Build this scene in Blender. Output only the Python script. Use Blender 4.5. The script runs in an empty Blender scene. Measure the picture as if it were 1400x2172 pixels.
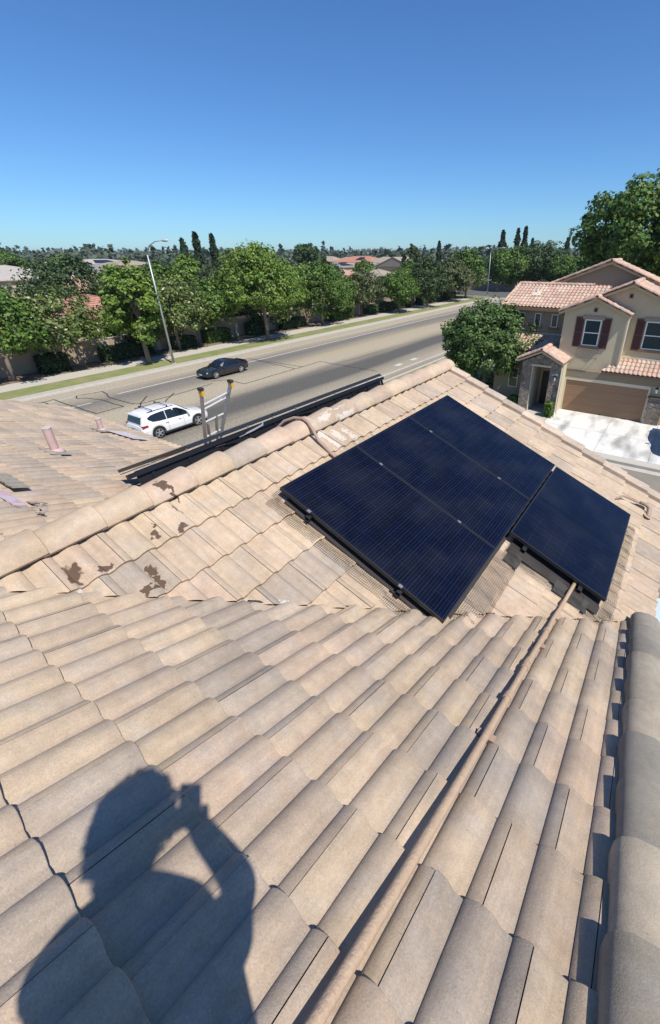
import bpy, bmesh, math, random
import numpy as np
from mathutils import Vector, Matrix
R = math.radians
S = bpy.context.scene
C = S.collection
GZ = 9.2                      # the eye stands 9.2 m above the street

# ------------------------------------------------------------ camera, sky, sun
yaw, pitch, roll, FPX, PCX, PCY = 0.57162, 0.4880, -0.00495, 905.39, 841.7, 1018.0
w_ = Vector((-math.sin(yaw)*math.cos(pitch), math.cos(yaw)*math.cos(pitch), -math.sin(pitch)))
r_ = w_.cross(Vector((0, 0, 1))).normalized()
u_ = r_.cross(w_)
c_, s_ = math.cos(roll), math.sin(roll)
rr, uu = c_*r_+s_*u_, -s_*r_+c_*u_
cam = bpy.data.cameras.new('camera')
co = bpy.data.objects.new('camera', cam)
C.objects.link(co)
M = Matrix((rr, uu, -w_)).transposed().to_4x4()
M.translation = Vector((0, 0, GZ))
co.matrix_world = M
cam.sensor_fit = 'HORIZONTAL'
cam.sensor_width = 36
cam.lens = 36*FPX/1400
cam.shift_x = (700-PCX)/1400
cam.shift_y = -(1086-PCY)/1400
cam.clip_start = 0.02
cam.clip_end = 9000
S.camera = co

SUN = Vector((.5316, -.1511, .8334)).normalized()
world = bpy.data.worlds.new('World')
S.world = world
world.use_nodes = True
nt = world.node_tree
sky = nt.nodes.new('ShaderNodeTexSky')
sky.sky_type = 'NISHITA'
sky.sun_disc = False
sky.sun_elevation = math.asin(SUN.z)
sky.sun_rotation = math.atan2(SUN.x, SUN.y)
sky.air_density = 1.0
sky.dust_density = 0.15
sky.ozone_density = 1.0
sky.altitude = 50
tint = nt.nodes.new('ShaderNodeMix')          # clear dry-summer blue: less red in the whole sky dome
tint.data_type = 'RGBA'; tint.blend_type = 'MULTIPLY'; tint.inputs[0].default_value = 1
tint.inputs[7].default_value = (.50, .85, 1.30, 1)
nt.links.new(sky.outputs[0], tint.inputs[6])
nt.links.new(tint.outputs[2], nt.nodes['Background'].inputs[0])
nt.nodes['Background'].inputs[1].default_value = 0.088
sl = bpy.data.lights.new('sun', 'SUN')
sl.energy = 5.0
sl.angle = R(0.55)
sl.color = (1.0, .945, .865)
so = bpy.data.objects.new('sun', sl)
C.objects.link(so)
so.location = (20, -10, 60)
so.rotation_euler = SUN.to_track_quat('Z', 'Y').to_euler()
S.view_settings.view_transform = 'Standard'
S.view_settings.look = 'None'
S.view_settings.exposure = 0.22
S.view_settings.gamma = 1.0
S.render.engine = 'CYCLES'

# ------------------------------------------------------------ helpers
def tag(o, label=None, cat=None, group=None, kind=None):
    if label: o['label'] = label
    if cat: o['category'] = cat
    if group: o['group'] = group
    if kind: o['kind'] = kind
    return o

def link(name, me, m=None, parent=None):
    o = bpy.data.objects.new(name, me)
    C.objects.link(o)
    if m is not None and me is not None and len(me.materials) == 0:
        me.materials.append(m)
    if parent is not None:
        o.parent = parent
    return o

def thing(name, label, cat, loc=(0, 0, 0), rz=0, group=None):
    o = bpy.data.objects.new(name, None)
    C.objects.link(o)
    o.empty_display_size = .3
    o.location = loc
    o.rotation_euler = (0, 0, rz)
    return tag(o, label, cat, group)

def copy_tree(root, loc, rz=0, scale=(1, 1, 1), label=None, name=None):
    r = root.copy()
    C.objects.link(r)
    r.location = loc
    r.rotation_euler = (0, 0, rz)
    r.scale = scale
    if label: r['label'] = label
    for ch in list(root.children):
        c = ch.copy(); C.objects.link(c); c.parent = r
        for g in list(ch.children):
            d = g.copy(); C.objects.link(d); d.parent = c
    return r

class MB:
    def __init__(s): s.v = []; s.f = []
    def add(s, vs, fs):
        b = len(s.v)
        s.v += [tuple(v) for v in vs]
        s.f += [tuple(i+b for i in f) for f in fs]
        return s
    def box(s, a, b):
        x0, y0, z0 = a; x1, y1, z1 = b
        return s.add([(x0,y0,z0),(x1,y0,z0),(x1,y1,z0),(x0,y1,z0),(x0,y0,z1),(x1,y0,z1),(x1,y1,z1),(x0,y1,z1)],
                     [(0,3,2,1),(4,5,6,7),(0,1,5,4),(1,2,6,5),(2,3,7,6),(3,0,4,7)])
    def obox(s, O, X, Y, Z):      # oriented box from corner and three edge vectors
        O, X, Y, Z = Vector(O), Vector(X), Vector(Y), Vector(Z)
        return s.add([O, O+X, O+X+Y, O+Y, O+Z, O+X+Z, O+X+Y+Z, O+Y+Z],
                     [(0,3,2,1),(4,5,6,7),(0,1,5,4),(1,2,6,5),(2,3,7,6),(3,0,4,7)])
    def bar(s, p, q, w, h=None, up=(0, 0, 1)):
        p, q = Vector(p), Vector(q); h = h or w
        d = (q-p).normalized(); a = d.cross(Vector(up))
        if a.length < 1e-4: a = d.cross(Vector((1, 0, 0)))
        a.normalize(); b = a.cross(d)
        return s.obox(p-a*w/2-b*h/2, q-p, a*w, b*h)
    def tube(s, pts, r, n=8, cap=True):
        pts = [Vector(p) for p in pts]
        if not isinstance(r, (list, tuple)): r = [r]*len(pts)
        b = len(s.v); ref = None
        for i, p in enumerate(pts):
            d = (pts[min(i+1, len(pts)-1)]-pts[max(i-1, 0)]).normalized()
            if ref is None:
                ref = d.cross(Vector((.13, .31, .94)))
                if ref.length < .2: ref = d.cross(Vector((1, 0, 0)))
            a = (ref-d*ref.dot(d)).normalized(); ref = a
            c = d.cross(a)
            for k in range(n):
                t = 2*math.pi*k/n
                s.v.append(tuple(p+(a*math.cos(t)+c*math.sin(t))*r[i]))
        for i in range(len(pts)-1):
            for k in range(n):
                k2 = (k+1) % n
                s.f.append((b+i*n+k, b+i*n+k2, b+(i+1)*n+k2, b+(i+1)*n+k))
        if cap:
            s.f.append(tuple(b+k for k in range(n))[::-1])
            s.f.append(tuple(b+(len(pts)-1)*n+k for k in range(n)))
        return s
    def prism(s, poly, axis, a, b):   # extrude a polygon of 2-D points along x, y or z
        def P(p, t): return {'x': (t, p[0], p[1]), 'y': (p[0], t, p[1]), 'z': (p[0], p[1], t)}[axis]
        n = len(poly)
        return s.add([P(p, a) for p in poly]+[P(p, b) for p in poly],
                     [tuple(range(n))[::-1], tuple(range(n, 2*n))]+[(i, (i+1) % n, n+(i+1) % n, n+i) for i in range(n)])
    def quad(s, *p): return s.add(p, [tuple(range(len(p)))])
    def mesh(s, name):
        me = bpy.data.meshes.new(name)
        me.from_pydata(s.v, [], s.f)
        me.update()
        return me
    def build(s, name, m, parent=None, smooth=False, bevel=0, fix=True):
        me = s.mesh(name)
        if fix or bevel:
            bm = bmesh.new(); bm.from_mesh(me)
            if fix: bmesh.ops.recalc_face_normals(bm, faces=bm.faces)
            if bevel:
                bmesh.ops.bevel(bm, geom=bm.edges[:], offset=bevel, segments=2, affect='EDGES', profile=.6)
            bm.to_mesh(me); bm.free()
        if smooth:
            me.polygons.foreach_set('use_smooth', [True]*len(me.polygons))
        return link(name, me, m, parent)

def mat(name, col, rough=.7, metal=0, noise=None, bump=None, spec=.5, coat=0, emit=None, trans=0):
    """noise = (scale, amount, second colour)   bump = (scale, strength)"""
    m = bpy.data.materials.new(name)
    m.use_nodes = True
    n, l = m.node_tree.nodes, m.node_tree.links
    p = n['Principled BSDF']
    p.inputs['Base Color'].default_value = (*col, 1)
    p.inputs['Roughness'].default_value = rough
    p.inputs['Metallic'].default_value = metal
    p.inputs['Specular IOR Level'].default_value = spec
    p.inputs['Coat Weight'].default_value = coat
    tc = n.new('ShaderNodeTexCoord')
    if noise:
        t = n.new('ShaderNodeTexNoise'); t.inputs['Scale'].default_value = noise[0]
        t.inputs['Detail'].default_value = 5; t.inputs['Roughness'].default_value = .65
        l.new(tc.outputs['Object'], t.inputs['Vector'])
        rp = n.new('ShaderNodeMapRange')
        rp.inputs[1].default_value = .5-.22; rp.inputs[2].default_value = .5+.22
        l.new(t.outputs['Fac'], rp.inputs[0])
        rp.inputs[3].default_value = 0; rp.inputs[4].default_value = noise[1]
        mx = n.new('ShaderNodeMix'); mx.data_type = 'RGBA'
        mx.inputs[6].default_value = (*col, 1); mx.inputs[7].default_value = (*noise[2], 1)
        l.new(rp.outputs[0], mx.inputs[0]); l.new(mx.outputs[2], p.inputs['Base Color'])
    if bump:
        t2 = n.new('ShaderNodeTexNoise'); t2.inputs['Scale'].default_value = bump[0]; t2.inputs['Detail'].default_value = 4
        l.new(tc.outputs['Object'], t2.inputs['Vector'])
        b = n.new('ShaderNodeBump'); b.inputs['Strength'].default_value = bump[1]; b.inputs['Distance'].default_value = .02
        l.new(t2.outputs['Fac'], b.inputs['Height']); l.new(b.outputs[0], p.inputs['Normal'])
    return m

def mathn(n, l, op, a, b=None, clamp=False):
    x = n.new('ShaderNodeMath'); x.operation = op; x.use_clamp = clamp
    for i, v in ((0, a), (1, b)):
        if v is None: continue
        if isinstance(v, (int, float)): x.inputs[i].default_value = v
        else: l.new(v, x.inputs[i])
    return x.outputs[0]

# tile material: one colour per tile from the mesh, weathering and speckle on top, optional stains
def tile_mat(name, stains=(), stain_col=(.085, .05, .032), patches=(), streak=None, gain=1.0):
    m = bpy.data.materials.new(name); m.use_nodes = True
    n, l = m.node_tree.nodes, m.node_tree.links
    p = n['Principled BSDF']; p.inputs['Roughness'].default_value = .88; p.inputs['Specular IOR Level'].default_value = .25
    at = n.new('ShaderNodeAttribute'); at.attribute_name = 'tcol'
    tc = n.new('ShaderNodeTexCoord')
    def noise(scale, detail=4, vec=None, rough=.6):
        t = n.new('ShaderNodeTexNoise'); t.inputs['Scale'].default_value = scale; t.inputs['Detail'].default_value = detail
        t.inputs['Roughness'].default_value = rough
        l.new(vec if vec is not None else tc.outputs['Object'], t.inputs['Vector']); return t.outputs['Fac']
    def ramp(x, a, b, c, d):
        r = n.new('ShaderNodeMapRange'); l.new(x, r.inputs[0])
        for i, v in enumerate((a, b, c, d)): r.inputs[i+1].default_value = v
        return r.outputs[0]
    big = ramp(noise(2.3, 5), .32, .68, .86*gain, 1.12*gain)
    mid = ramp(noise(17, 5), .3, .7, .90, 1.10)
    fin = ramp(noise(150, 3, rough=.8), .3, .7, .84, 1.16)
    k = mathn(n, l, 'MULTIPLY', mathn(n, l, 'MULTIPLY', big, mid), fin)
    if streak:                         # faint run-off streaks down the slope
        mp = n.new('ShaderNodeMapping'); mp.inputs['Scale'].default_value = streak; l.new(tc.outputs['Object'], mp.inputs[0])
        k = mathn(n, l, 'MULTIPLY', k, ramp(noise(1.0, 5, mp.outputs[0], .7), .34, .66, .92, 1.06))
    sc = n.new('ShaderNodeVectorMath'); sc.operation = 'SCALE'
    l.new(at.outputs['Color'], sc.inputs[0]); l.new(k, sc.inputs[3])
    col = sc.outputs[0]
    def mix(fac, a, b):
        x = n.new('ShaderNodeMix'); x.data_type = 'RGBA'; l.new(fac, x.inputs[0])
        for i, v in ((6, a), (7, b)):
            if isinstance(v, tuple): x.inputs[i].default_value = (*v, 1)
            else: l.new(v, x.inputs[i])
        return x.outputs[2]
    # hue drift between pinkish buff and grey
    g = ramp(noise(5.5, 6), .48, .70, 0, .45)
    gr = n.new('ShaderNodeHueSaturation'); gr.inputs['Saturation'].default_value = .45; gr.inputs['Value'].default_value = .88
    l.new(col, gr.inputs['Color'])
    col = mix(g, col, gr.outputs[0])
    # pale aggregate specks and a few dark ones
    v = n.new('ShaderNodeTexVoronoi'); v.inputs['Scale'].default_value = 62
    l.new(tc.outputs['Object'], v.inputs['Vector'])
    sp = mathn(n, l, 'LESS_THAN', v.outputs['Distance'], .13)
    sp = mathn(n, l, 'MULTIPLY', sp, ramp(noise(3.1, 2), .5, .62, 0, .40))
    col = mix(sp, col, (.62, .56, .48))
    v2 = n.new('ShaderNodeTexVoronoi'); v2.inputs['Scale'].default_value = 19
    l.new(tc.outputs['Object'], v2.inputs['Vector'])
    col = mix(mathn(n, l, 'MULTIPLY', mathn(n, l, 'LESS_THAN', v2.outputs['Distance'], .07), .30), col, (.16, .13, .11))
    def blob(bl, freq, amp):
        wn = n.new('ShaderNodeTexNoise'); wn.inputs['Scale'].default_value = freq; wn.inputs['Detail'].default_value = 4
        l.new(tc.outputs['Object'], wn.inputs['Vector'])
        ws = n.new('ShaderNodeVectorMath'); ws.operation = 'MULTIPLY_ADD'
        l.new(wn.outputs['Color'], ws.inputs[0]); ws.inputs[1].default_value = (amp, amp, 0); ws.inputs[2].default_value = (-amp/2, -amp/2, 0)
        ad = n.new('ShaderNodeVectorMath'); ad.operation = 'ADD'
        l.new(tc.outputs['Object'], ad.inputs[0]); l.new(ws.outputs[0], ad.inputs[1])
        tot = None
        for (x, y, rx, ry) in bl:
            a = n.new('ShaderNodeVectorMath'); a.operation = 'MULTIPLY_ADD'
            l.new(ad.outputs[0], a.inputs[0]); a.inputs[1].default_value = (1/rx, 1/ry, 0); a.inputs[2].default_value = (-x/rx, -y/ry, 0)
            ln = n.new('ShaderNodeVectorMath'); ln.operation = 'LENGTH'; l.new(a.outputs[0], ln.inputs[0])
            e = ramp(ln.outputs['Value'], 1.12, .86, 0, 1)
            tot = e if tot is None else mathn(n, l, 'MAXIMUM', tot, e)
        return tot
    if patches:
        col = mix(mathn(n, l, 'MULTIPLY', blob(patches, 30, .10), .65), col, (.58, .54, .48))
    if stains:
        col = mix(mathn(n, l, 'MULTIPLY', blob(stains, 17, .13), .93), col, stain_col)
    l.new(col, p.inputs['Base Color'])
    b = n.new('ShaderNodeBump'); b.inputs['Strength'].default_value = .30; b.inputs['Distance'].default_value = .004
    hh = mathn(n, l, 'ADD', noise(190, 3), mathn(n, l, 'MULTIPLY', noise(28, 4), .7))
    l.new(hh, b.inputs['Height']); l.new(b.outputs[0], p.inputs['Normal'])
    return m

def set_tcol(me, cols):
    a = me.attributes.new('tcol', 'FLOAT_COLOR', 'FACE')
    a.data.foreach_set('color', np.asarray(cols, dtype=np.float32).reshape(-1))

def hsh(*a):
    x = 0.0
    for i, v in enumerate(a): x += v*(12.9898, 78.233, 37.719, 4.581)[i]
    x = math.sin(x)*43758.5453
    return x-math.floor(x)

BUFF = [(.450, .348, .246), (.444, .342, .246), (.454, .352, .245), (.448, .338, .246), (.436, .336, .242), (.422, .326, .238)]
GREY = [(.365, .296, .230), (.385, .312, .240), (.350, .285, .222)]

def roof_tiles(name, O, U, W, polys, m, parent, pitch=.161, expo=.3585, u0=0., w0=0., A=.0255, thick=.027,
               seg=8, mirror=False, palette=BUFF, grey=GREY, greyf=.16, seed=1, jit=1.0, gap=.0035, lip=.0025):
    """Interlocking double-roll tiles, each with its own body, laid on the plane O + u*U + w*W and cut to the polygons (u,w)."""
    O, U, W = Vector(O), Vector(U).normalized(), Vector(W).normalized()
    N = U.cross(W)
    if N.z < 0: N = -N
    tw = 2*pitch
    def prof(q):                       # barrel rising steeply from the groove, then a flat pan
        if mirror: q = 1-q
        if q < .76: return A*(max(0, math.sin(math.pi*min(1, q/.76)**.92))**.78)
        return -.004*(q-.76)/.24
    J0 = .34 if not mirror else .66
    base_s = {9: (0, .025, .07, .14, .23, .33, .44, .55, .65, .73, .76, 1), 8: (0, .03, .09, .18, .3, .44, .58, .69, .76, 1)}.get(seg) or tuple(i/(2*seg) for i in range(2*seg+1))
    if mirror: base_s = tuple(1-x for x in base_s[::-1])
    runs = [[J0]+[x for x in base_s if x > J0+.01], list(base_s), [x for x in base_s if x < J0-.01]+[J0]]
    cols_u = []                        # list of runs of (u, height); normals break at each groove
    for ri, run in enumerate(runs):
        cols_u.append([((ri-J0+x)*pitch, prof(x)) for x in run])
    us = [p[0] for q in polys for p in q]; ws = [p[1] for q in polys for p in q]
    V, F, K = [], [], []
    k0, k1 = int(math.floor((min(ws)-w0)/expo))-1, int(math.ceil((max(ws)-w0)/expo))+1
    for k in range(k0, k1+1):
        sh = (k % 2)*pitch
        i0, i1 = int(math.floor((min(us)-u0-sh)/tw))-1, int(math.ceil((max(us)-u0-sh)/tw))+1
        for i in range(i0, i1+1):
            ub = u0+sh+i*tw
            h = hsh(i, k, seed)
            cl = .5+.5*math.sin(i*.71+seed*1.3+2.1*math.sin(k*.8+seed))*math.cos(k*1.07+i*.23+seed)
            gf = greyf*(1.9 if seed == 2 and ub < 8.4 else 1)
            if h < gf*(.35+1.8*cl): c = grey[int(hsh(k, i, seed+3)*len(grey))]
            else: c = palette[int(hsh(i+7, k, seed+5)*len(palette))]
            q = .955+.09*hsh(i, k+5, seed+9)
            c = (c[0]*q, c[1]*q, c[2]*q, 1)
            dw = (hsh(i, k, seed+20)-.5)*.007*jit; dn = hsh(i, k, seed+21)*.005*jit; tl = (hsh(i, k, seed+22)-.5)*.006*jit
            wb = w0+(k+1)*expo+dw; wa = w0+k*expo-.035
            b = len(V)
            for run in cols_u:
                b1 = len(V)
                for uu_, pz in run:
                    u = min(tw-gap/2, max(gap/2, uu_)); t = u/tw
                    lf = lip*max(0, 1-t*4)
                    V.append((ub+u, wa, pz+lf+dn-.002))
                    V.append((ub+u, wb-.005, pz+lf+thick+dn+tl*(t-.5)))
                    V.append((ub+u, wb, pz+lf+thick-.003+dn+tl*(t-.5)))
                    V.append((ub+u, wb, pz+lf+thick-.003+dn+tl*(t-.5)))
                    V.append((ub+u, wb-.004, pz-.012))
                for j in range(len(run)-1):
                    a = b1+j*5; d = a+5
                    F += [(a, d, d+1, a+1), (a+1, d+1, d+2, a+2), (a+3, d+3, d+4, a+4)]
                    K += [c, c, c]
            e = len(V)   # left side wall under the lip
            V += [V[b], V[b+1], V[b+2], (V[b][0], V[b][1], -.02), (V[b+2][0], V[b+2][1], -.02)]
            F.append((e, e+1, e+2, e+4, e+3)); K.append(c)
    me0 = bpy.data.meshes.new(name)
    me0.from_pydata(V, [], F); set_tcol(me0, K)
    out = bmesh.new()
    tmp = []
    for poly in polys:
        bm = bmesh.new(); bm.from_mesh(me0)
        cx = sum(p[0] for p in poly)/len(poly); cy = sum(p[1] for p in poly)/len(poly)
        for a, bb in zip(poly, poly[1:]+poly[:1]):
            nx, ny = bb[1]-a[1], -(bb[0]-a[0])
            if nx*(cx-a[0])+ny*(cy-a[1]) > 0: nx, ny = -nx, -ny
            bmesh.ops.bisect_plane(bm, geom=bm.verts[:]+bm.edges[:]+bm.faces[:], plane_co=(a[0], a[1], 0), plane_no=(nx, ny, 0), clear_outer=True)
        t = bpy.data.meshes.new('tmp'); bm.to_mesh(t); bm.free(); tmp.append(t)
    bm = out
    for t in tmp: bm.from_mesh(t)
    me = bpy.data.meshes.new(name)
    T = Matrix((U, W, N)).transposed().to_4x4(); T.translation = O
    bm.transform(T)
    bmesh.ops.recalc_face_normals(bm, faces=[]) 
    bm.to_mesh(me); bm.free()
    for t in tmp: bpy.data.meshes.remove(t)
    bpy.data.meshes.remove(me0)
    me.polygons.foreach_set('use_smooth', [True]*len(me.polygons))
    return link(name, me, m, parent)

def cap_row(name, p, q, L, prof, m, parent, up=(0, 0, 1), rise=.020, grow=1.14, palette=BUFF, grey=GREY, greyf=.2, seed=1, first=None, var=.16):
    """A row of overlapping trim tiles from p to q. prof: cross-section (side, up) as an open line, thickness added inward."""
    p, q = Vector(p), Vector(q)
    d = (q-p).normalized(); up = Vector(up); sd = d.cross(up).normalized(); up = sd.cross(d)
    tot = (q-p).length
    if first is None:
        ends = [L*(i+1) for i in range(int(math.ceil(tot/L)))]
    else:
        ends = list(first)
    V, F, K = [], [], []
    st = 0
    for i, e in enumerate(ends):
        e = min(e, tot)
        a = max(0, st-.03)
        c = grey[int(hsh(i, 3, seed)*len(grey))] if hsh(i, 1, seed) < greyf else palette[int(hsh(i, 2, seed)*len(palette))]
        g = 1-var/2+var*hsh(i, 8, seed); c = (c[0]*g, c[1]*g, c[2]*g, 1)
        js = (hsh(i, 5, seed)-.5)*.008
        b = len(V); n = len(prof)
        for (t, sc, lift) in ((a, 1.0, 0), (e-.006, grow, rise), (e, grow*.97, rise-.005)):
            for (x, z) in prof: V.append(tuple(p+d*t+sd*(x*sc+js)+up*(z*sc+lift)))
        for r_i in (0, 1):
            for j in range(n-1):
                F.append((b+r_i*n+j, b+r_i*n+j+1, b+(r_i+1)*n+j+1, b+(r_i+1)*n+j)); K.append(c)
        e0 = len(V)     # end face showing the tile's thickness
        for (x, z) in prof: V.append(tuple(p+d*e+sd*(x*grow*.97+js)+up*(z*grow*.97+rise-.005)))
        for (x, z) in prof: V.append(tuple(p+d*(e-.004)+sd*(x*grow*.80+js)+up*(z*grow*.80-.012)))
        for j in range(n-1): F.append((e0+j, e0+j+1, e0+n+j+1, e0+n+j)); K.append(c)
        for j in (0, n-1):    # lower lips
            e1 = len(V)
            x, z = prof[j]
            V += [V[b+j], V[b+n+j], tuple(Vector(V[b+n+j])-up*.016-sd*(.01 if x > 0 else -.01)), tuple(Vector(V[b+j])-up*.016-sd*(.01 if x > 0 else -.01))]
            F.append((e1, e1+1, e1+2, e1+3)); K.append(c)
        st = e
        if e >= tot: break
    me = bpy.data.meshes.new(name); me.from_pydata(V, [], F); set_tcol(me, K)
    me.update(); me.polygons.foreach_set('use_smooth', [True]*len(me.polygons))
    me.set_sharp_from_angle(angle=R(38))
    return link(name, me, m, parent)

# ------------------------------------------------------------ materials
stains = [(-2.86, .67, .055, .042), (-2.80, .65, .055, .036), (-2.75, .80, .02, .05), (-2.80, 1.17, .036, .032), (-2.86, 1.21, .022, .016), (-2.75, 1.36, .020, .038),
          (-2.60, 1.00, .042, .022), (-2.50, .98, .09, .012), (-2.46, .90, .016, .075), (-2.93, 1.43, .050, .012), (-3.12, 1.46, .045, .04), (-3.03, 1.49, .07, .010)]
M_far = tile_mat('buff_tile', stains=stains, patches=[(-2.84, 3.13, .14, .022), (-2.82, 3.42, .12, .02), (-2.97, 3.15, .03, .08), (-2.86, 3.28, .10, .03)], streak=(3, 45, 3))
M_near = tile_mat('buff_tile_weathered', streak=(45, 3, 3))
M_cap = tile_mat('buff_cap_tile', stains=[(-3.08, 1.44, .055, .04), (-3.02, 1.48, .05, .012)], patches=[(-3.05, 3.30, .03, .10), (-3.0, 3.6, .02, .16), (-3.1, 3.5, .012, .2)])
M_red = tile_mat('terracotta_tile')
M_under = mat('roof_underlay', (.035, .03, .028), .9)  # also colours the sheets that paint shade under the panels
M_stucco = mat('stucco_tan', (.56, .475, .32), .9, noise=(1.1, .6, (.47, .40, .27)), bump=(60, .35))
M_stucco2 = mat('stucco_brown', (.34, .275, .19), .9, noise=(1.3, .5, (.29, .235, .165)), bump=(60, .35))
M_trim = mat('trim_brown', (.22, .145, .085), .7)
M_cream = mat('cream_paint', (.62, .56, .42), .6)
M_white = mat('white_paint', (.80, .80, .78), .5)
M_glass = mat('window_glass', (.025, .045, .05), .08, spec=.8)
M_black = mat('black_metal', (.012, .012, .013), .42, .3)
M_blackm = mat('anodised_black', (.040, .042, .048), .38, .5)
M_alu = mat('aluminium', (.40, .40, .39), .45, .8, noise=(14, .6, (.26, .26, .25)))
M_galv = mat('galvanised_steel', (.42, .45, .45), .5, .55, noise=(3, .5, (.33, .36, .36)))
M_pipe = mat('conduit_tan_paint', (.47, .345, .225), .55, noise=(26, .8, (.36, .25, .18)), bump=(90, .3))
M_pipe2 = mat('conduit_brown_paint', (.30, .20, .15), .55, noise=(22, .6, (.38, .28, .22)))
M_pink = mat('pink_primer', (.50, .30, .26), .6, noise=(9, .7, (.62, .52, .50)))
M_wire = mat('wire_mesh_steel', (.075, .058, .045), .6, .2)
M_trunk = mat('bark', (.16, .125, .10), .9, noise=(9, .7, (.25, .21, .17)), bump=(20, .6))
M_skin = mat('skin', (.50, .31, .22), .6)
M_shirt = mat('dark_shirt', (.03, .035, .05), .85, bump=(30, .3))
M_jeans = mat('jeans', (.05, .07, .13), .9, bump=(60, .3))
M_hair = mat('dark_hair', (.02, .015, .012), .6, bump=(60, .8))
M_mortar = mat('mortar_white', (.55, .53, .50), .9, noise=(12, .7, (.30, .27, .24)), bump=(40, .8))
M_membrane = mat('roof_membrane', (.030, .028, .026), .8, noise=(8, .6, (.06, .055, .05)))

def z_near(y): return GZ-1.59-.4163*y
def z_far(x): return GZ-1.655-.4249*(x+3.13)
def z_str(x): return GZ-1.655+.4249*(x+3.13)

# ------------------------------------------------------------ setting
ROADX0, ROADX1 = -38.6, -19.6
M_ground = mat('dry_ground', (.26, .215, .15), .95, noise=(.05, .8, (.20, .19, .11)), bump=(3, .4))
tag(MB().quad((-3000, -400, -.03), (2600, -400, -.03), (2600, 5000, -.03), (-3000, 5000, -.03)).build('ground', M_ground, fix=False), kind='structure')

def road_mat():
    m = bpy.data.materials.new('asphalt_road'); m.use_nodes = True
    n, l = m.node_tree.nodes, m.node_tree.links
    p = n['Principled BSDF']; p.inputs['Roughness'].default_value = .9
    p.inputs['Specular IOR Level'].default_value = .2
    tc = n.new('ShaderNodeTexCoord')
    sp = n.new('ShaderNodeSeparateXYZ'); l.new(tc.outputs['Object'], sp.inputs[0])
    mp = n.new('ShaderNodeMapping'); mp.inputs['Scale'].default_value = (.55, .05, 1)
    l.new(tc.outputs['Object'], mp.inputs[0])
    t = n.new('ShaderNodeTexNoise'); t.inputs['Scale'].default_value = 1.0; t.inputs['Detail'].default_value = 6; l.new(mp.outputs[0], t.inputs['Vector'])
    t2 = n.new('ShaderNodeTexNoise'); t2.inputs['Scale'].default_value = 7; t2.inputs['Detail'].default_value = 6; l.new(tc.outputs['Object'], t2.inputs['Vector'])
    x = mathn(n, l, 'ADD', sp.outputs[0], mathn(n, l, 'MULTIPLY', mathn(n, l, 'SUBTRACT', t.outputs['Fac'], .5), 3.2))
    mr = n.new('ShaderNodeMapRange'); l.new(x, mr.inputs[0]); mr.inputs[1].default_value = ROADX0; mr.inputs[2].default_value = ROADX1
    cr = n.new('ShaderNodeValToRGB'); l.new(mr.outputs[0], cr.inputs[0])
    e = cr.color_ramp.elements
    tan, mid, dk = (.37, .32, .235, 1), (.255, .225, .175, 1), (.105, .100, .090, 1)
    e[0].position = 0; e[0].color = tan; e[1].position = 1; e[1].color = mid
    for pos, c in ((.10, tan), (.18, mid), (.27, (.16, .15, .135, 1)), (.36, mid), (.43, tan), (.56, tan), (.63, mid), (.69, dk), (.79, dk), (.86, mid), (.93, tan)):
        k = e.new(pos); k.color = c
    mx = n.new('ShaderNodeMix'); mx.data_type = 'RGBA'; mx.blend_type = 'MULTIPLY'; mx.inputs[0].default_value = 1
    l.new(cr.outputs[0], mx.inputs[6])
    r2 = n.new('ShaderNodeMapRange'); l.new(t2.outputs['Fac'], r2.inputs[0]); r2.inputs[1].default_value = .3; r2.inputs[2].default_value = .7; r2.inputs[3].default_value = .74; r2.inputs[4].default_value = 1.16
    l.new(r2.outputs[0], mx.inputs[7]); l.new(mx.outputs[2], p.inputs['Base Color'])
    return m
M_road = road_mat()
M_asph = mat('asphalt_court', (.235, .21, .165), .92, noise=(.6, .7, (.17, .155, .13)), bump=(40, .3))
M_asphd = mat('asphalt_dark', (.085, .085, .085), .92, noise=(.5, .5, (.12, .115, .11)))
M_conc = mat('concrete', (.44, .41, .345), .85, noise=(1.3, .45, (.42, .39, .34)), bump=(30, .2))
M_kerb = mat('kerb_concrete', (.46, .43, .37), .88, noise=(2, .6, (.34, .31, .26)))
M_grass = mat('lawn_grass', (.125, .185, .040), .95, noise=(.7, 1.0, (.27, .23, .11)), bump=(14, .8))
M_soil = mat('bark_mulch', (.16, .115, .075), .95, noise=(3, .8, (.25, .19, .13)), bump=(12, .8))
M_line = mat('road_paint_white', (.62, .61, .57), .8, noise=(5, .9, (.33, .31, .27)))
M_yel = mat('road_paint_yellow', (.50, .36, .13), .8, noise=(4, .9, (.31, .25, .16)))
M_tar = mat('tar_seal', (.05, .048, .045), .6)

def sheet(name, x0, y0, x1, y1, z, m):
    return tag(MB().quad((x0, y0, z), (x1, y0, z), (x1, y1, z), (x0, y1, z)).build(name, m, fix=False), kind='structure')
sheet('road', ROADX0, -60, ROADX1, 104, .0, M_road)
sheet('cross_street', -130, 104, 60, 121, .002, M_asphd)
sheet('road_far', -40, 121, -24, 420, .001, M_asph)
sheet('court', ROADX1-.0, 11.2, 60, 21.4, -.004, M_asph)
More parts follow.
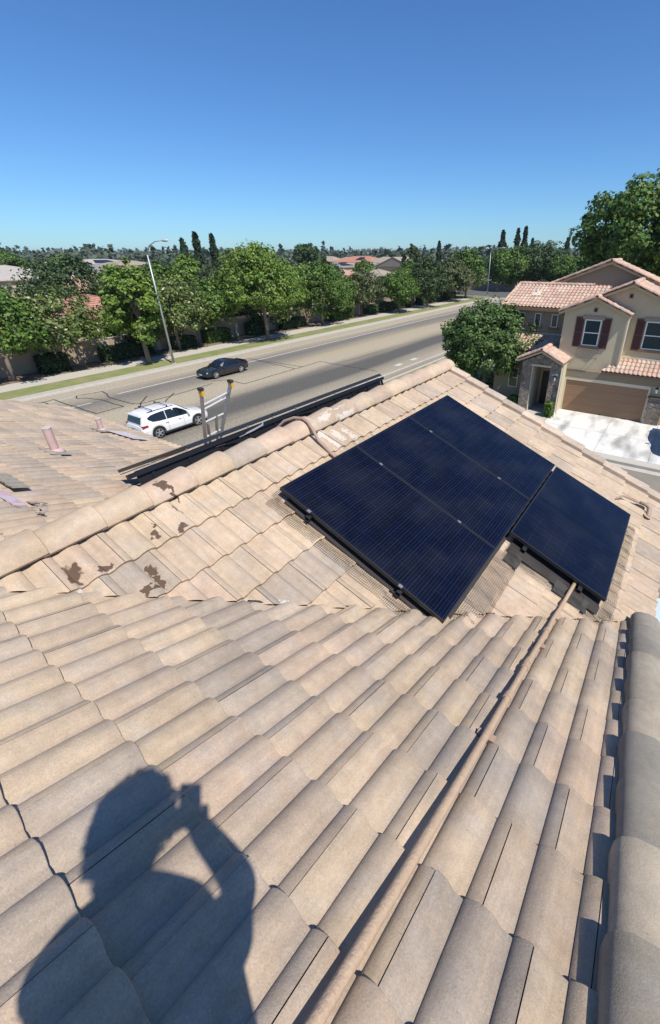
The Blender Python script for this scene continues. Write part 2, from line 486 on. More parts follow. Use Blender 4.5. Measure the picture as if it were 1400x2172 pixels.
# verge, pavement, planting strip on the far side of the road
sheet('verge_grass', -41.7, -60, ROADX0-.62, 100, .135, M_grass)
sheet('pavement', -44.1, -60, -41.7, 100, .14, M_conc)
sheet('planting_strip', -47.0, -60, -44.1, 100, .12, M_soil)
sheet('lawn_beyond_wall', -62, -60, -47.0, 100, .05, M_soil)
sheet('verge_right', -19.0, 21.6, -16.4, 100, .135, M_grass)
sheet('pavement_right', -16.4, 21.6, -14.6, 100, .14, M_conc)
sheet('front_lawn', -14.6, 23.4, -8.3, 34, .13, M_grass)
def kerb(name, x0, x1, y0, y1, gx0=None, gx1=None):
    mb = MB().box((x0, y0, -.1), (x1, y1, .15))
    o = mb.build(name, M_kerb, bevel=0)
    return tag(o, kind='structure')
kerb('kerb', ROADX0-.62, ROADX0-.44, -60, 100)
sheet('gutter', ROADX0-.44, -60, ROADX0+.35, 104, .006, M_kerb)
kerb('kerb_right', ROADX1+.45, ROADX1+.6, 23.5, 104)
sheet('gutter_right', ROADX1-.0, 21.4, ROADX1+.45, 104, .006, M_kerb)
kerb('kerb_court', -17.5, 60, 21.75, 21.95)
sheet('gutter_court', -17.5, 21.35, 60, 21.75, .006, M_kerb)
# kerb return at the far corner
for nm, cx, sg in (('kerb_corner', -44.5, 1),):
    pts = [(cx+5.9*math.cos(R(a)), 99+5.0*math.sin(R(a))) for a in range(0, 91, 10)]
    mb = MB()
    for a, b in zip(pts, pts[1:]): mb.bar((a[0], a[1], .03), (b[0], b[1], .03), .35, .26)
    tag(mb.build(nm, M_kerb), kind='structure')
    mb = MB().add([(cx-20, 99, .13), (cx, 99, .13)]+[(p[0], p[1], .13) for p in pts]+[(cx-20, 104, .13)], [tuple(range(len(pts)+3))])
    tag(mb.build('verge_corner', M_grass, fix=False), kind='structure')
# painted lines, all a few mm above the asphalt
mb = MB()
def stripe(x, y0, y1, w, z=.007): mb.quad((x-w/2, y0, z), (x+w/2, y0, z), (x+w/2, y1, z), (x-w/2, y1, z))
stripe(-34.45, 15.0, 99, .17); stripe(-36.4, -20, 99, .11)
stripe(-33.8, 10.2, 12.9, .15); stripe(-33.8, 3, 6, .15)
stripe(-20.5, 26, 99, .16)
for y in (34, 36.8): stripe(-21.6, y-.5, y+.5, .5)
stripe(-24.4, 66, 99, .12)
tag(mb.build('lane_lines', M_line, fix=False), kind='structure')
mb = MB(); stripe(-30.55, 29, 99, .14); stripe(-30.25, 29, 99, .10); stripe(-27.2, 33, 99, .12)
tag(mb.build('centre_lines', M_yel, fix=False), kind='structure')
tar = [[(-37.1,10.7),(-36.9,11.1),(-32.9,11.2),(-28.5,11.2),(-26.5,11.3)],
       [(-36.9,11.1),(-36.9,11.8),(-31.0,11.9),(-31.1,13.6),(-34.0,13.6),(-34.9,13.4),(-35.8,12.9),(-36.5,13.1),(-36.2,14.8),(-35.1,14.6),(-34.2,14.2),(-31.0,14.3),(-30.6,14.8)],
       [(-32.0,15.9),(-31.2,15.1),(-29.8,14.0)], [(-31.1,17.4),(-30.4,16.6),(-29.2,15.4)],
       [(-30.6,14.8),(-30.6,17.6),(-30.9,20.6)],
       [(-31.5,21.1),(-30.8,22.1),(-28.6,21.9),(-28.8,31.2),(-21.9,30.9)], [(-35.9,28.4),(-28.7,28.7)], [(-34.7,28.3),(-28.9,27.8)]]
mb = MB()
rnd = random.Random(4)
for pl in tar:
    P = []
    for a, b in zip(pl, pl[1:]):
        n = max(2, int(math.dist(a, b)/.5))
        for i in range(n):
            t = i/n; P.append((a[0]+(b[0]-a[0])*t+rnd.uniform(-.05, .05), a[1]+(b[1]-a[1])*t+rnd.uniform(-.05, .05)))
    P.append(pl[-1])
    for a, b in zip(P, P[1:]):
        d = Vector((b[0]-a[0], b[1]-a[1], 0)); s = Vector((-d.y, d.x, 0)).normalized()*.042
        e = d.normalized()*.03
        mb.quad(Vector((*a, .012))-s-e, Vector((*b, .012))-s+e, Vector((*b, .012))+s+e, Vector((*a, .012))+s-e)
tag(mb.build('tar_seams', M_tar, fix=False), kind='structure')
# driveway and walk of the neighbouring house, with control joints
def drive_mat():
    m = mat('driveway_concrete', (.62, .61, .57), .85)
    n, l = m.node_tree.nodes, m.node_tree.links
    p = n['Principled BSDF']; tc = n.new('ShaderNodeTexCoord')
    mp = n.new('ShaderNodeMapping'); mp.inputs['Scale'].default_value = (1.3, .45, 1); l.new(tc.outputs['Object'], mp.inputs[0])
    t = n.new('ShaderNodeTexNoise'); t.inputs['Scale'].default_value = .9; t.inputs['Detail'].default_value = 6; l.new(mp.outputs[0], t.inputs['Vector'])
    r1 = n.new('ShaderNodeMapRange'); l.new(t.outputs['Fac'], r1.inputs[0]); r1.inputs[1].default_value = .49; r1.inputs[2].default_value = .66; r1.inputs[3].default_value = 0; r1.inputs[4].default_value = .9
    mx = n.new('ShaderNodeMix'); mx.data_type = 'RGBA'; mx.inputs[6].default_value = (.62, .61, .57, 1); mx.inputs[7].default_value = (.27, .26, .235, 1)
    l.new(r1.outputs[0], mx.inputs[0]); l.new(mx.outputs[2], p.inputs['Base Color'])
    return m
M_drive = drive_mat()
mb = MB()
xs = [-5.75, -2.35, .15, 2.6]; ys = [22.35, 25.4, 28.45]
for i in range(3):
    for j in range(2): mb.box((xs[i]+.012, ys[j]+.012, .0), (xs[i+1]-.012, ys[j+1]-.012, .145))
tag(mb.build('driveway', M_drive), kind='structure')
sheet('driveway_joint_bed', -5.75, 22.35, 2.6, 28.45, .12, M_kerb)
mb = MB().add([(-5.75, 21.95, .02), (2.6, 21.95, .02), (2.6, 22.35, .14), (-5.75, 22.35, .14)], [(0, 1, 2, 3)])
tag(mb.build('driveway_apron', M_conc, fix=False), kind='structure')
mb = MB()
for i in range(4): mb.box((-8.3, 22.3+i*1.55, 0), (-5.78, 22.3+(i+1)*1.55-.02, .143))
tag(mb.build('front_walk', M_conc), kind='structure')
sheet('side_yard', .6, -8, 14, 11.2, .02, mat('yard_gravel', (.42, .38, .31), .95, noise=(9, .9, (.25, .22, .18)), bump=(25, .8)))
sheet('yard_slab', .8, 8.2, 3.6, 12.3, .06, mat('pale_slab', (.45, .55, .58), .6, noise=(3, .4, (.55, .62, .62))))

# ------------------------------------------------------------ the roof we stand on
own = thing('tiled_house', 'tan stucco house under the camera with buff concrete tile roofs meeting in a valley', 'house', (0, 0, 0))
N0 = Vector((-12.2, -2.4, z_near(-2.4)))
sn, cn = math.sin(math.atan(.4163)), math.cos(math.atan(.4163))
sf, cf = math.sin(math.atan(.4249)), math.cos(math.atan(.4249))
def nu(x, y): return (x+12.2, (y+2.4)/cn)
yv = lambda x: .156+1.0207*abs(x+3.13)
XR = .30
polyA = [nu(-3.13, -2.4), nu(XR, -2.4), nu(XR, yv(XR)+.03), nu(-3.13, .156+.03)]
polyB = [nu(-12.2, -2.4), nu(-3.13, -2.4), nu(-3.13, .156+.03), nu(-6.995, 4.13), nu(-12.2, 4.13)]
W_n = Vector((0, cn, -sn)); U_n = Vector((1, 0, 0))
w_butt = (-.08+2.4)/cn            # a course end measured at y = -0.08
u_joint = (-.135+12.2)            # a groove measured at x = -0.13
roof_tiles('main_slope', N0, U_n, W_n, [polyA, polyB], M_near, own, pitch=.161, expo=.3585, w0=w_butt-7*.3585,
           u0=u_joint+.161*1.34, seg=9, greyf=.15, seed=2)
FY0, FY1 = .156, 6.33
F0 = Vector((-3.13, 0, z_far(-3.13)))
U_f = Vector((0, 1, 0)); W_f = Vector((cf, 0, -sf))
def fu(x, y): return (y, (x+3.13)/cf)
XE = .45
polyF = [fu(-3.13, FY0), fu(-3.13, FY1), fu(XE, FY1), fu(XE, yv(XE)), fu(-3.0, yv(-3.0))]
roof_tiles('gable_slope', F0, U_f, W_f, [polyF], M_far, own, pitch=.161, expo=.3465, w0=(-2.725+3.13)/cf-.3465*2,
           u0=.10, seg=8, mirror=True, greyf=.10, seed=5)
G0 = Vector((-3.13, 0, z_far(-3.13))); W_g = Vector((-cf, 0, -sf))
polyG = [fu(-3.13, FY0), fu(-3.13, FY1), ((FY1), 3.90/cf), (yv(-7.0), 3.90/cf)]
roof_tiles('street_slope', G0, U_f, W_g, [polyG], M_near, own, pitch=.161, expo=.3465, w0=.1, u0=.1, seg=4, seed=8)
# underlay below the tiles
mb = MB()
d = .022
mb.quad((-12.2, -2.4, z_near(-2.4)-d), (XR+.1, -2.4, z_near(-2.4)-d), (XR+.1, yv(XR+.1), z_near(yv(XR+.1))-d), (-3.13, .156, z_near(.156)-d), (-7.0, 4.1, z_near(4.1)-d), (-12.2, 4.1, z_near(4.1)-d))
mb.quad((-3.13, .156, z_far(-3.13)-d), (-3.13, FY1, z_far(-3.13)-d), (XE-.02, FY1, z_far(XE-.02)-d), (XE-.02, yv(XE-.02), z_far(XE-.02)-d))
mb.quad((-3.13, .156, z_far(-3.13)-d), (-3.13, FY1, z_far(-3.13)-d), (-7.0, FY1, z_str(-7.0)-d), (-7.0, yv(-7.0), z_str(-7.0)-d))
mb.build('roof_underlay', M_under, own, fix=False)
# back slope of the main roof, behind the camera
zb = z_near(-2.4)
mb = MB().obox((-12.2, -2.4, zb), (12.6, 0, 0), (0, -4.2, -1.75), (0, 0, -.05))
mb.build('back_slope', mat('back_slope_tile', (.45, .36, .27), .9, noise=(3, .5, (.33, .29, .24)), bump=(6, .6)), own)
# walls, with gable end, and eaves boards
mb = MB()
mb.prism([(-6.1, 0), (3.55, 0), (3.55, z_near(3.55)-.22), (-2.4, zb-.22), (-6.1, GZ-2.5)], 'x', -11.8, .02)
mb.prism([(-6.6, 0), (.02, 0), (.02, z_far(.02)-.2), (-3.13, z_far(-3.13)-.2), (-6.6, z_str(-6.6)-.2)], 'y', 3.5, 5.95)
mb.build('wall', M_stucco, own)
mb = MB()
mb.box((-12.2, 4.07, z_near(4.1)-.22), (-7.0, 4.10, z_near(4.1)-.03))
mb.box((-7.0, 4.1, z_str(-7)-.22), (-6.97, FY1, z_str(-7)-.03))
mb.box((XE-.04, 3.8, z_far(XE)-.22), (XE-.01, FY1, z_far(XE)-.03))
for (xa, za, xb, zc) in ((-7, z_str(-7), -3.13, z_far(-3.13)), (-3.13, z_far(-3.13), XE, z_far(XE))):
    mb.add([(xa, FY1-.03, za-.24), (xb, FY1-.03, zc-.24), (xb, FY1-.03, zc-.03), (xa, FY1-.03, za-.03), (xa, FY1, za-.24), (xb, FY1, zc-.24), (xb, FY1, zc-.03), (xa, FY1, za-.03)],
           [(0,1,2,3),(4,5,6,7),(0,1,5,4),(3,2,6,7)])
mb.build('fascia', M_trim, own)
# ridge, rake and verge trim tiles
def arch(w, h, n=9, drop=0):
    return [(w*math.cos(math.pi*i/n), h*math.sin(math.pi*i/n)-drop) for i in range(n+1)]
cap_row('ridge_tiles', (-3.135, -.05, GZ-1.658), (-3.135, 6.42, GZ-1.658), .355, arch(.134, .100, 10), M_cap, own, greyf=.05, seed=3,
        first=[.33, .68, 1.03, 1.36, 1.74, 2.10, 2.46, 2.81, 3.17, 3.53, 3.88, 4.24, 4.6, 4.95, 5.31, 5.67, 6.02, 6.36, 6.6],
        palette=[(.45, .345, .245), (.47, .36, .25), (.43, .33, .24), (.45, .335, .245)])
for y in [.16, .50, .86, 1.20, 1.56, 1.92, 2.28, 2.64, 3.35, 3.7, 4.06, 4.42]:
    MB().tube([(-3.052, y, GZ-1.585), (-3.035, y, GZ-1.570)], .0055, 6).build('nail', M_under, own)
for y in [.20, .62, .98, 1.30, 1.62, 1.96]:
    MB().tube([(XR+.085, y, z_near(y)+.10), (XR+.085, y+.012, z_near(y)+.134)], .0045, 6).build('nail', M_under, own)
rk = [(.115, .0), (.112, .055), (.095, .085), (.06, .105), (.0, .112), (-.06, .10), (-.10, .065), (-.12, .0), (-.125, -.12)]
# right verge of the near slope: tiles end where they were measured
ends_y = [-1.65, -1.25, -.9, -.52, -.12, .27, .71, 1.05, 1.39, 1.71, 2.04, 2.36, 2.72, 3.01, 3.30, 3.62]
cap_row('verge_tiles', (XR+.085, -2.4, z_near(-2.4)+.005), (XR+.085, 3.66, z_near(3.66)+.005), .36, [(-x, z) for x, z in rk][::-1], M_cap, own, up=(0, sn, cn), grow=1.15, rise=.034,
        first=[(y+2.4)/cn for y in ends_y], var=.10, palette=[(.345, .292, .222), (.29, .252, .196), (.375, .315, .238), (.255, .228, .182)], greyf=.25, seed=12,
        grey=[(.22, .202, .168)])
rk2 = [(.085, .0), (.083, .030), (.07, .043), (.0, .048), (-.07, .043), (-.085, .03), (-.09, -.10)]
cap_row('rake_tiles', (-3.05, 6.37, z_far(-3.05)+.02), (XE+.02, 6.37, z_far(XE)+.02), .345, [(-x, z) for x, z in rk2][::-1], M_cap, own, up=(sf, 0, cf), grow=1.04, rise=.022, greyf=.25, seed=21,
        palette=[(.47, .375, .29), (.44, .355, .285), (.49, .38, .29)])
cap_row('rake_tiles', (-3.2, 6.37, z_str(-3.2)+.02), (-7.0, 6.37, z_str(-7.0)+.02), .345, rk2[::-1], M_cap, own, up=(-sf, 0, cf), grow=1.04, rise=.022, greyf=.2, seed=23)
# mortar crumbs and small dark slabs along the valley
mb = MB(); rnd = random.Random(9)
for x, s in ((-2.74, .05), (-2.68, .04), (-2.45, .045), (-2.30, .035), (-2.05, .03), (-1.93, .045), (-1.90, .04), (-1.70, .03), (-1.48, .02), (-.12, .05), (-.02, .04), (.06, .03), (-.60, .02), (.20, .03)):
    y = yv(x)+.05; z = z_near(y)+.03
    pts = []
    for k in range(7):
        a = 2*math.pi*k/7; rr2 = s*rnd.uniform(.6, 1.2)
        pts.append((x+rr2*1.5*math.cos(a), y+rr2*.6*math.sin(a)+rr2*math.cos(a)*.6, z+rnd.uniform(-.01, .012)))
    b = len(mb.v); mb.v += pts+[(p[0], p[1], p[2]-.04) for p in pts]
    mb.f.append(tuple(b+i for i in range(7)))
    for k in range(7): mb.f.append((b+k, b+(k+1) % 7, b+7+(k+1) % 7, b+7+k))
    mb.build('valley_mortar', M_mortar, own); mb = MB()
mb = MB(); rnd = random.Random(3)
for x in (-2.80, -2.25, -2.0, -1.6, -1.1, -.75, -.5, -.18, .12):
    y = yv(x)+.018; z = z_near(y)+.034
    L = rnd.uniform(.05, .11)
    MB().obox((x-L/2, y-L/2-.012, z), (L, L, -L*.42), (-.012, .014, 0), (0, 0, .022)).build('valley_dark_slab', M_under, own)
# gutter along the street eave
mb = MB()
mb.prism([(-7.13, z_str(-7)-.13), (-7.02, z_str(-7)-.13), (-7.02, z_str(-7)-.02), (-7.03, z_str(-7)-.02), (-7.03, z_str(-7)-.12), (-7.12, z_str(-7)-.12), (-7.12, z_str(-7)-.02), (-7.13, z_str(-7)-.02)], 'y', 4.15, 6.3)
mb.build('gutter', M_trim, own)

# ------------------------------------------------------------ solar panels
def cell_mat():
    m = bpy.data.materials.new('solar_cells'); m.use_nodes = True
    n, l = m.node_tree.nodes, m.node_tree.links
    p = n['Principled BSDF']; p.inputs['Roughness'].default_value = .12; p.inputs['Specular IOR Level'].default_value = .30
    tc = n.new('ShaderNodeTexCoord'); sp = n.new('ShaderNodeSeparateXYZ'); l.new(tc.outputs['Object'], sp.inputs[0])
    def line(sock, period, width, off=0.):
        a = mathn(n, l, 'ADD', sock, off+50*period)
        f = mathn(n, l, 'MODULO', a, period)
        return mathn(n, l, 'LESS_THAN', f, width)
    A_, B_ = sp.outputs[0], sp.outputs[1]
    cellv = line(A_, 1.0/6, .0030, -.025); cellh = line(B_, 1.68/20, .0030, -.024)
    bus = line(A_, 1.0/54, .0016, -.03)
    bus2 = line(B_, 1.68/60, .0022, -.024)
    no = n.new('ShaderNodeTexNoise'); no.inputs['Scale'].default_value = 9; no.inputs['Detail'].default_value = 2; l.new(tc.outputs['Object'], no.inputs['Vector'])
    mp = n.new('ShaderNodeMapping'); mp.inputs['Scale'].default_value = (6.0, 11.9, 1); l.new(tc.outputs['Object'], mp.inputs[0])
    wn = n.new('ShaderNodeTexWhiteNoise'); wn.noise_dimensions = '2D'
    fl = n.new('ShaderNodeVectorMath'); fl.operation = 'FLOOR'; l.new(mp.outputs[0], fl.inputs[0]); l.new(fl.outputs[0], wn.inputs['Vector'])
    base = n.new('ShaderNodeMix'); base.data_type = 'RGBA'
    base.inputs[6].default_value = (.0012, .0017, .007, 1); base.inputs[7].default_value = (.0018, .0027, .012, 1)
    l.new(wn.outputs['Value'], base.inputs[0])
    def over(c, fac, colr, amt):
        x = n.new('ShaderNodeMix'); x.data_type = 'RGBA'
        l.new(mathn(n, l, 'MULTIPLY', fac, amt), x.inputs[0]); l.new(c, x.inputs[6]); x.inputs[7].default_value = (*colr, 1); return x.outputs[2]
    c = over(base.outputs[2], bus, (.05, .06, .085), .20)
    c = over(c, bus2, (.055, .068, .10), .34)
    c = over(c, cellh, (.03, .04, .08), .6)
    c = over(c, cellv, (.012, .016, .03), .8)
    dn = n.new('ShaderNodeTexNoise'); dn.inputs['Scale'].default_value = 2.2; dn.inputs['Detail'].default_value = 7; l.new(tc.outputs['Object'], dn.inputs['Vector'])
    dm = n.new('ShaderNodeMapRange'); l.new(dn.outputs['Fac'], dm.inputs[0]); dm.inputs[1].default_value = .42; dm.inputs[2].default_value = .75; dm.inputs[3].default_value = 0; dm.inputs[4].default_value = .10
    c = over(c, dm.outputs[0], (.10, .10, .105), 1.0)      # thin dust film that also paints a soft sheen into the colour
    l.new(c, p.inputs['Base Color'])
    return m
M_cell = cell_mat()
M_split = mat('panel_backsheet_black', (.004, .004, .006), .3)
PW, PL, PH = 1.045, 1.729, .035
proto = thing('solar_panel', 'x', 'solar panel', group='black solar panels on the gable slope')
mb = MB()
t = .011
mb.box((0, 0, -PH), (PW, t, 0)); mb.box((0, PL-t, -PH), (PW, PL, 0)); mb.box((0, t, -PH), (t, PL-t, 0)); mb.box((PW-t, t, -PH), (PW, PL-t, 0))
mb.build('frame', M_blackm, proto)
MB().box((t, t, -.008), (PW-t, PL-t, -.003)).build('glass', M_cell, proto)
MB().box((t+.002, PL/2-.005, -.003), (PW-t-.002, PL/2+.005, -.0022)).build('centre_strip', M_split, proto)
MB().box((PW/2-.06, .12, -.028), (PW/2+.06, .2, -.010)).build('junction_box', M_black, proto)
for yy in (PL-.36, PL-1.33):
    MB().box((-.018, yy, .0005), (.008, yy+.035, .007)).build('clamp', M_alu, proto)
P0 = Vector((-2.549, 2.133, GZ-1.748))
D = Vector((math.cos(.4018), 0, -math.sin(.4018))); NF = Vector((math.sin(.4018), 0, math.cos(.4018)))
def place(o, org, X, Y):
    Z = X.cross(Y); mtx = Matrix((X, Y, Z)).transposed().to_4x4(); mtx.translation = org
    o.matrix_world = mtx
Yv = Vector((0, 1, 0))
labs = ['nearest of the three upright black solar panels, its corner pointing at the valley',
        'middle black solar panel between two others, below the brown conduit crossing the ridge',
        'farthest upright black solar panel, its top corner by the roof peak']
for k in range(3):
    o = proto if k == 0 else copy_tree(proto, (0, 0, 0))
    o['label'] = labs[k]
    # across = -Y so that X x Y points up: X = D rotated
    place(o, P0+Yv*(1.05*k)+Yv*PW, -Yv, D) if False else place(o, P0+Yv*(1.05*k)+D*PL, Yv, -D)
# X = +Y, Y = -D  ->  Z = Y x (-D) = up
o = copy_tree(proto, (0, 0, 0))
o['label'] = 'separate black solar panel laid sideways at the right below the other three'
place(o, P0+Yv*3.13+D*(PL+.02), D, Yv*-1) if False else place(o, P0+Yv*3.13+D*(PL+.02+PW), -D, -Yv)

# rails, clamps, and skirts of bird mesh round the array
def rail(y0, y1, dd, label):
    b = P0+D*dd-NF*(PH+.028)
    t_ = thing('mounting_rail', label, 'rail', group='aluminium rails under the solar panels')
    mb = MB(); h = .021; w = .004
    for (a1, a2, b1, b2) in ((-h, h, -h, -h+w), (-h, h, h-w, h), (-h, -h+w, -h+w, h-w), (h-w, h, -h+w, h-w)):
        mb.obox(Vector((b.x, y0, b.z))+D*a1+NF*b1, Vector((0, y1-y0, 0)), D*(a2-a1), NF*(b2-b1))
    mb.build('rail_profile', M_blackm, t_)
    for y in (y0+.22, (y0+y1)/2, y1-.22):
        q = Vector((b.x, y, b.z)); mb = MB()
        mb.obox(q+D*.022-NF*.085, Vector((0, .04, 0)), D*.006, NF*.10)
        mb.obox(q-D*.03-NF*.088, Vector((0, .04, 0)), D*.08, NF*.006)
        mb.build('roof_hook', M_black, t_)
rail(2.10, 5.30, .36, 'upper aluminium rail end poking from under the nearest solar panel')
rail(2.10, 5.30, 1.33, 'lower aluminium rail end poking out near the bottom corner of the nearest solar panel')
rail(3.47, 5.28, PL+.22, 'aluminium rail end under the sideways solar panel, beside the three upright ones')
rail(3.47, 5.28, PL+.83, 'aluminium rail end by the lowest corner of the sideways solar panel')
def wave(u):
    q = 1-(((u-.10)/.161+.66) % 1.0)
    return .0255*(max(0, math.sin(math.pi*min(1, q/.76)**.92))**.78) if q < .76 else 0.0
def mesh_flap(name, label, y0, y1, d0, d1, pitch=.0165, rough=.006, seed=1, wire=.0011, lift=None):
    """grid of welded wire lying on the far roof between the y and down-slope ranges"""
    rnd = random.Random(seed)
    base = lambda y, dd: Vector((-3.13, y, z_far(-3.13)))+Vector((cf, 0, -sf))*dd
    NFt = Vector((sf, 0, cf))
    ph = rnd.uniform(0, 6)
    def P(y, dd):
        st = ((dd-((-2.725+3.13)/cf-.693)) % .3465)/.3465*.027
        h = wave(y)+.012+st+rough*(1+math.sin(y*23+dd*17+ph))+rough*.8*math.sin(y*61+dd*47)
        if lift: h += lift(y, dd)
        return base(y, dd)+NFt*h
    mb = MB()
    ny, nd = max(2, int((y1-y0)/pitch)), max(2, int((d1-d0)/pitch))
    def strand(pts):
        for a, b in zip(pts, pts[1:]):
            dr = (b-a).normalized(); s = dr.cross(NFt).normalized()*wire
            mb.quad(a-s, b-s, b+s, a+s)
            mb.quad(a-NFt*wire, b-NFt*wire, b+NFt*wire, a+NFt*wire)
    for i in range(ny+1):
        y = y0+(y1-y0)*i/ny
        n = max(3, int((d1-d0)/.04)); strand([P(y+rnd.uniform(-.001, .001), d0+(d1-d0)*k/n) for k in range(n+1)])
    for j in range(nd+1):
        dd = d0+(d1-d0)*j/nd
        n = max(3, int((y1-y0)/.04)); strand([P(y0+(y1-y0)*k/n, dd) for k in range(n+1)])
    return tag(mb.build(name, M_wire, fix=False), label, 'wire mesh', 'wire mesh skirts round the solar panels')
DX = lambda x: (x+3.13)/cf
dT = DX(-2.62); dB = DX(-2.549)+PL
mesh_flap('wire_mesh_skirt', 'brown wire mesh bent out along the near edge of the nearest solar panel', 1.985, 2.12, dT+.02, dB+.10, seed=1)
mesh_flap('wire_mesh_skirt', 'crumpled wire mesh at the bottom end of the nearest solar panel', 1.98, 3.30, dB-.03, dB+.20, seed=2, rough=.010)
mesh_flap('wire_mesh_skirt', 'wire mesh along the near edge of the sideways solar panel', 3.28, 3.50, dB+.02, dB+1.12, seed=3, rough=.008)
mesh_flap('wire_mesh_skirt', 'curved wire mesh along the low right edge of the sideways solar panel', 3.40, 5.20, dB+1.03, dB+1.14, seed=4, rough=.006)
mesh_flap('wire_mesh_skirt', 'wire mesh tucked under the top edge of the upright solar panels', 2.10, 5.30, dT-.03, dT+.06, seed=5, rough=.003)
# dark membrane patches, and black sheets painting shade under the panels, moulded over tiles
def moulded(name, m, parent, y0, y1, d0, d1, off=.052):
    nyy, ndd = max(2, int((y1-y0)/.012)), max(2, int((d1-d0)/.03))
    V = []
    for i in range(nyy+1):
        for j in range(ndd+1):
            y = y0+(y1-y0)*i/nyy; dd = d0+(d1-d0)*j/ndd
            V.append(tuple(Vector((-3.13, y, z_far(-3.13)))+Vector((cf, 0, -sf))*dd+Vector((sf, 0, cf))*(wave(y)*.8+off)))
    F = [(i*(ndd+1)+j, (i+1)*(ndd+1)+j, (i+1)*(ndd+1)+j+1, i*(ndd+1)+j+1) for i in range(nyy) for j in range(ndd)]
    return MB().add(V, F).build(name, m, parent, smooth=True, fix=False)
mp_ = thing('membrane_shade_patch', 'dark grey membrane patches beside the sideways solar panel and black sheets painting shade under the panels', 'membrane')
moulded('membrane_shade_piece', M_membrane, mp_, 3.24, 3.42, dB+.05, dB+.20, .040)
moulded('membrane_shade_piece', M_membrane, mp_, 3.29, 3.46, dB+.56, dB+.90, .040)
moulded('membrane_shade_piece', M_under, mp_, 2.12, 5.25, dT+.10, dB-.03, .038)  # black sheet painting the shade beneath the upright panels
moulded('membrane_shade_piece', M_under, mp_, 3.40, 5.2, dB+.03, dB+1.0, .038)  # shade sheet for the sideways panel, reaching past its near edge

# dark array on the street slope: only its raised top edge, rail and guard show over the ridge
st = thing('street_side_array', 'black raised edge of solar panels on the street slope behind the ridge', 'solar panel')
e0 = Vector((-3.58, 0, GZ-1.552)); Ds = Vector((-cf, 0, -sf)); Ns = Vector((-sf, 0, cf))
for k in range(3):
    y = 1.99+1.05*k
    MB().obox(e0+Yv*y, Yv*1.04, Ds*1.72, Ns*-.035).build('panel_frame', M_blackm, st)
    MB().obox(e0+Yv*(y+.012)+Ds*.012+Ns*.0005, Yv*1.016, Ds*1.69, Ns*.002).build('panel_glass', M_cell, st)
mb = MB()
mb.obox(e0+Yv*1.43-Ds*.0-Ns*.055, Yv*3.75, Ds*.045, Ns*-.04)
mb.obox(e0+Yv*1.40-Ns*.036, Yv*.62, Ds*.05, Ns*.006)
mb.build('rail_profile', M_black, st)
mb = MB(); rnd = random.Random(5)
for i in range(11):
    y = 1.62+i*.35
    q = e0+Yv*y
    MB().obox(q-Ns*.28+Ds*.02, Yv*.03, Ds*.02, Ns*.2).build('mounting_foot', M_black, st)
    MB().obox(q-Ns*.045-Ds*.008, Yv*.018, Ds*.01, Ns*.018).build('bolt', M_alu, st)
mb = MB()
mb.obox(e0+Yv*1.5-Ns*.05+Ds*.03, Yv*3.6, Ds*.002, Ns*-.225)
mb.build('guard_mesh_shade', M_black, st, fix=False)  # solid black sheet: guard mesh with the gap's shade painted in
mb = MB()
for s in range(4):
    pts = []
    for i in range(60):
        y = 1.45+3.6*i/59
        pts.append(e0+Yv*y+Ds*(.03+.05*s+.03*math.sin(i*.7+s))-Ns*(.16+.05*math.sin(i*.35+s*2)+.02*s))
    mb.tube(pts, .008, 5)
pts = [e0+Yv*(1.46+.9*i/14)+Ds*(.05+.02*math.sin(i))-Ns*(.2-.03*math.sin(i*1.3)) for i in range(15)]
mb.build('cable', M_black, st)
MB().obox(e0+Yv*1.42-Ns*.262+Ds*-.02, Yv*3.7, Ds*.5, Ns*.006).build('gap_shade_sheet', mat('gap_shade_sheet', (.03, .03, .03), .6, noise=(9, .6, (.10, .095, .09))), st)  # dark sheet painting the black interior of the gap below the array
MB().tube([e0+Yv*2.55-Ns*.10+Ds*.02, e0+Yv*2.72-Ns*.09, e0+Yv*2.86-Ns*.075, e0+Yv*2.87-Ns*.05], .012, 7).build('conduit_elbow', M_galv, st)

# ------------------------------------------------------------ conduits and vents
cd = thing('roof_conduit', 'long tan metal conduit lying down the near slope to the sideways solar panel', 'conduit')
xc = -.315
def nz(y, h): return (xc+.004*math.sin(y*2.1)+.01*(y-1)/3, y, z_near(y)+h)
pts = [nz(y, .078) for y in (-.6, 0, .5, 1.0, 1.5, 2.0, 2.4, 2.7)]+[(-.318, 2.93, z_near(2.93)+.072), (-.305, 3.12, z_near(3.12)+.11), (-.285, 3.36, z_far(-.28)+.085), (-.262, 3.68, z_far(-.26)+.075)]
MB().tube(pts, .0185, 12).build('pipe', M_pipe, cd, smooth=True)
for y in (1.60, 1.98, 2.05, 2.62):
    MB().tube([nz(y, .078), nz(y+.05, .078)], .0245, 12).tube([nz(y+.012, .06), nz(y+.02, .085)], .006, 6).build('coupling', M_pipe, cd)
for y in (-.4, 1.27, 2.4): MB().box((xc-.045, y, z_near(y)-.0), (xc+.045, y+.035, z_near(y)+.045)).build('support_block', M_pipe2, cd)
# brown conduit looping over the ridge
bc = thing('ridge_conduit', 'brown painted conduit looping over the ridge down to the solar panels', 'conduit')
pts = [(-3.52, 2.86, z_str(-3.52)+.10), (-3.40, 2.90, GZ-1.66), (-3.30, 2.95, GZ-1.555), (-3.20, 3.0, GZ-1.515), (-3.10, 3.02, GZ-1.512), (-3.02, 3.01, GZ-1.535), (-2.94, 2.99, GZ-1.60), (-2.86, 2.975, z_far(-2.86)+.075), (-2.70, 2.96, z_far(-2.70)+.055), (-2.52, 2.95, z_far(-2.52)+.05)]
MB().tube(pts, .017, 10).build('pipe', M_pipe2, bc, smooth=True)
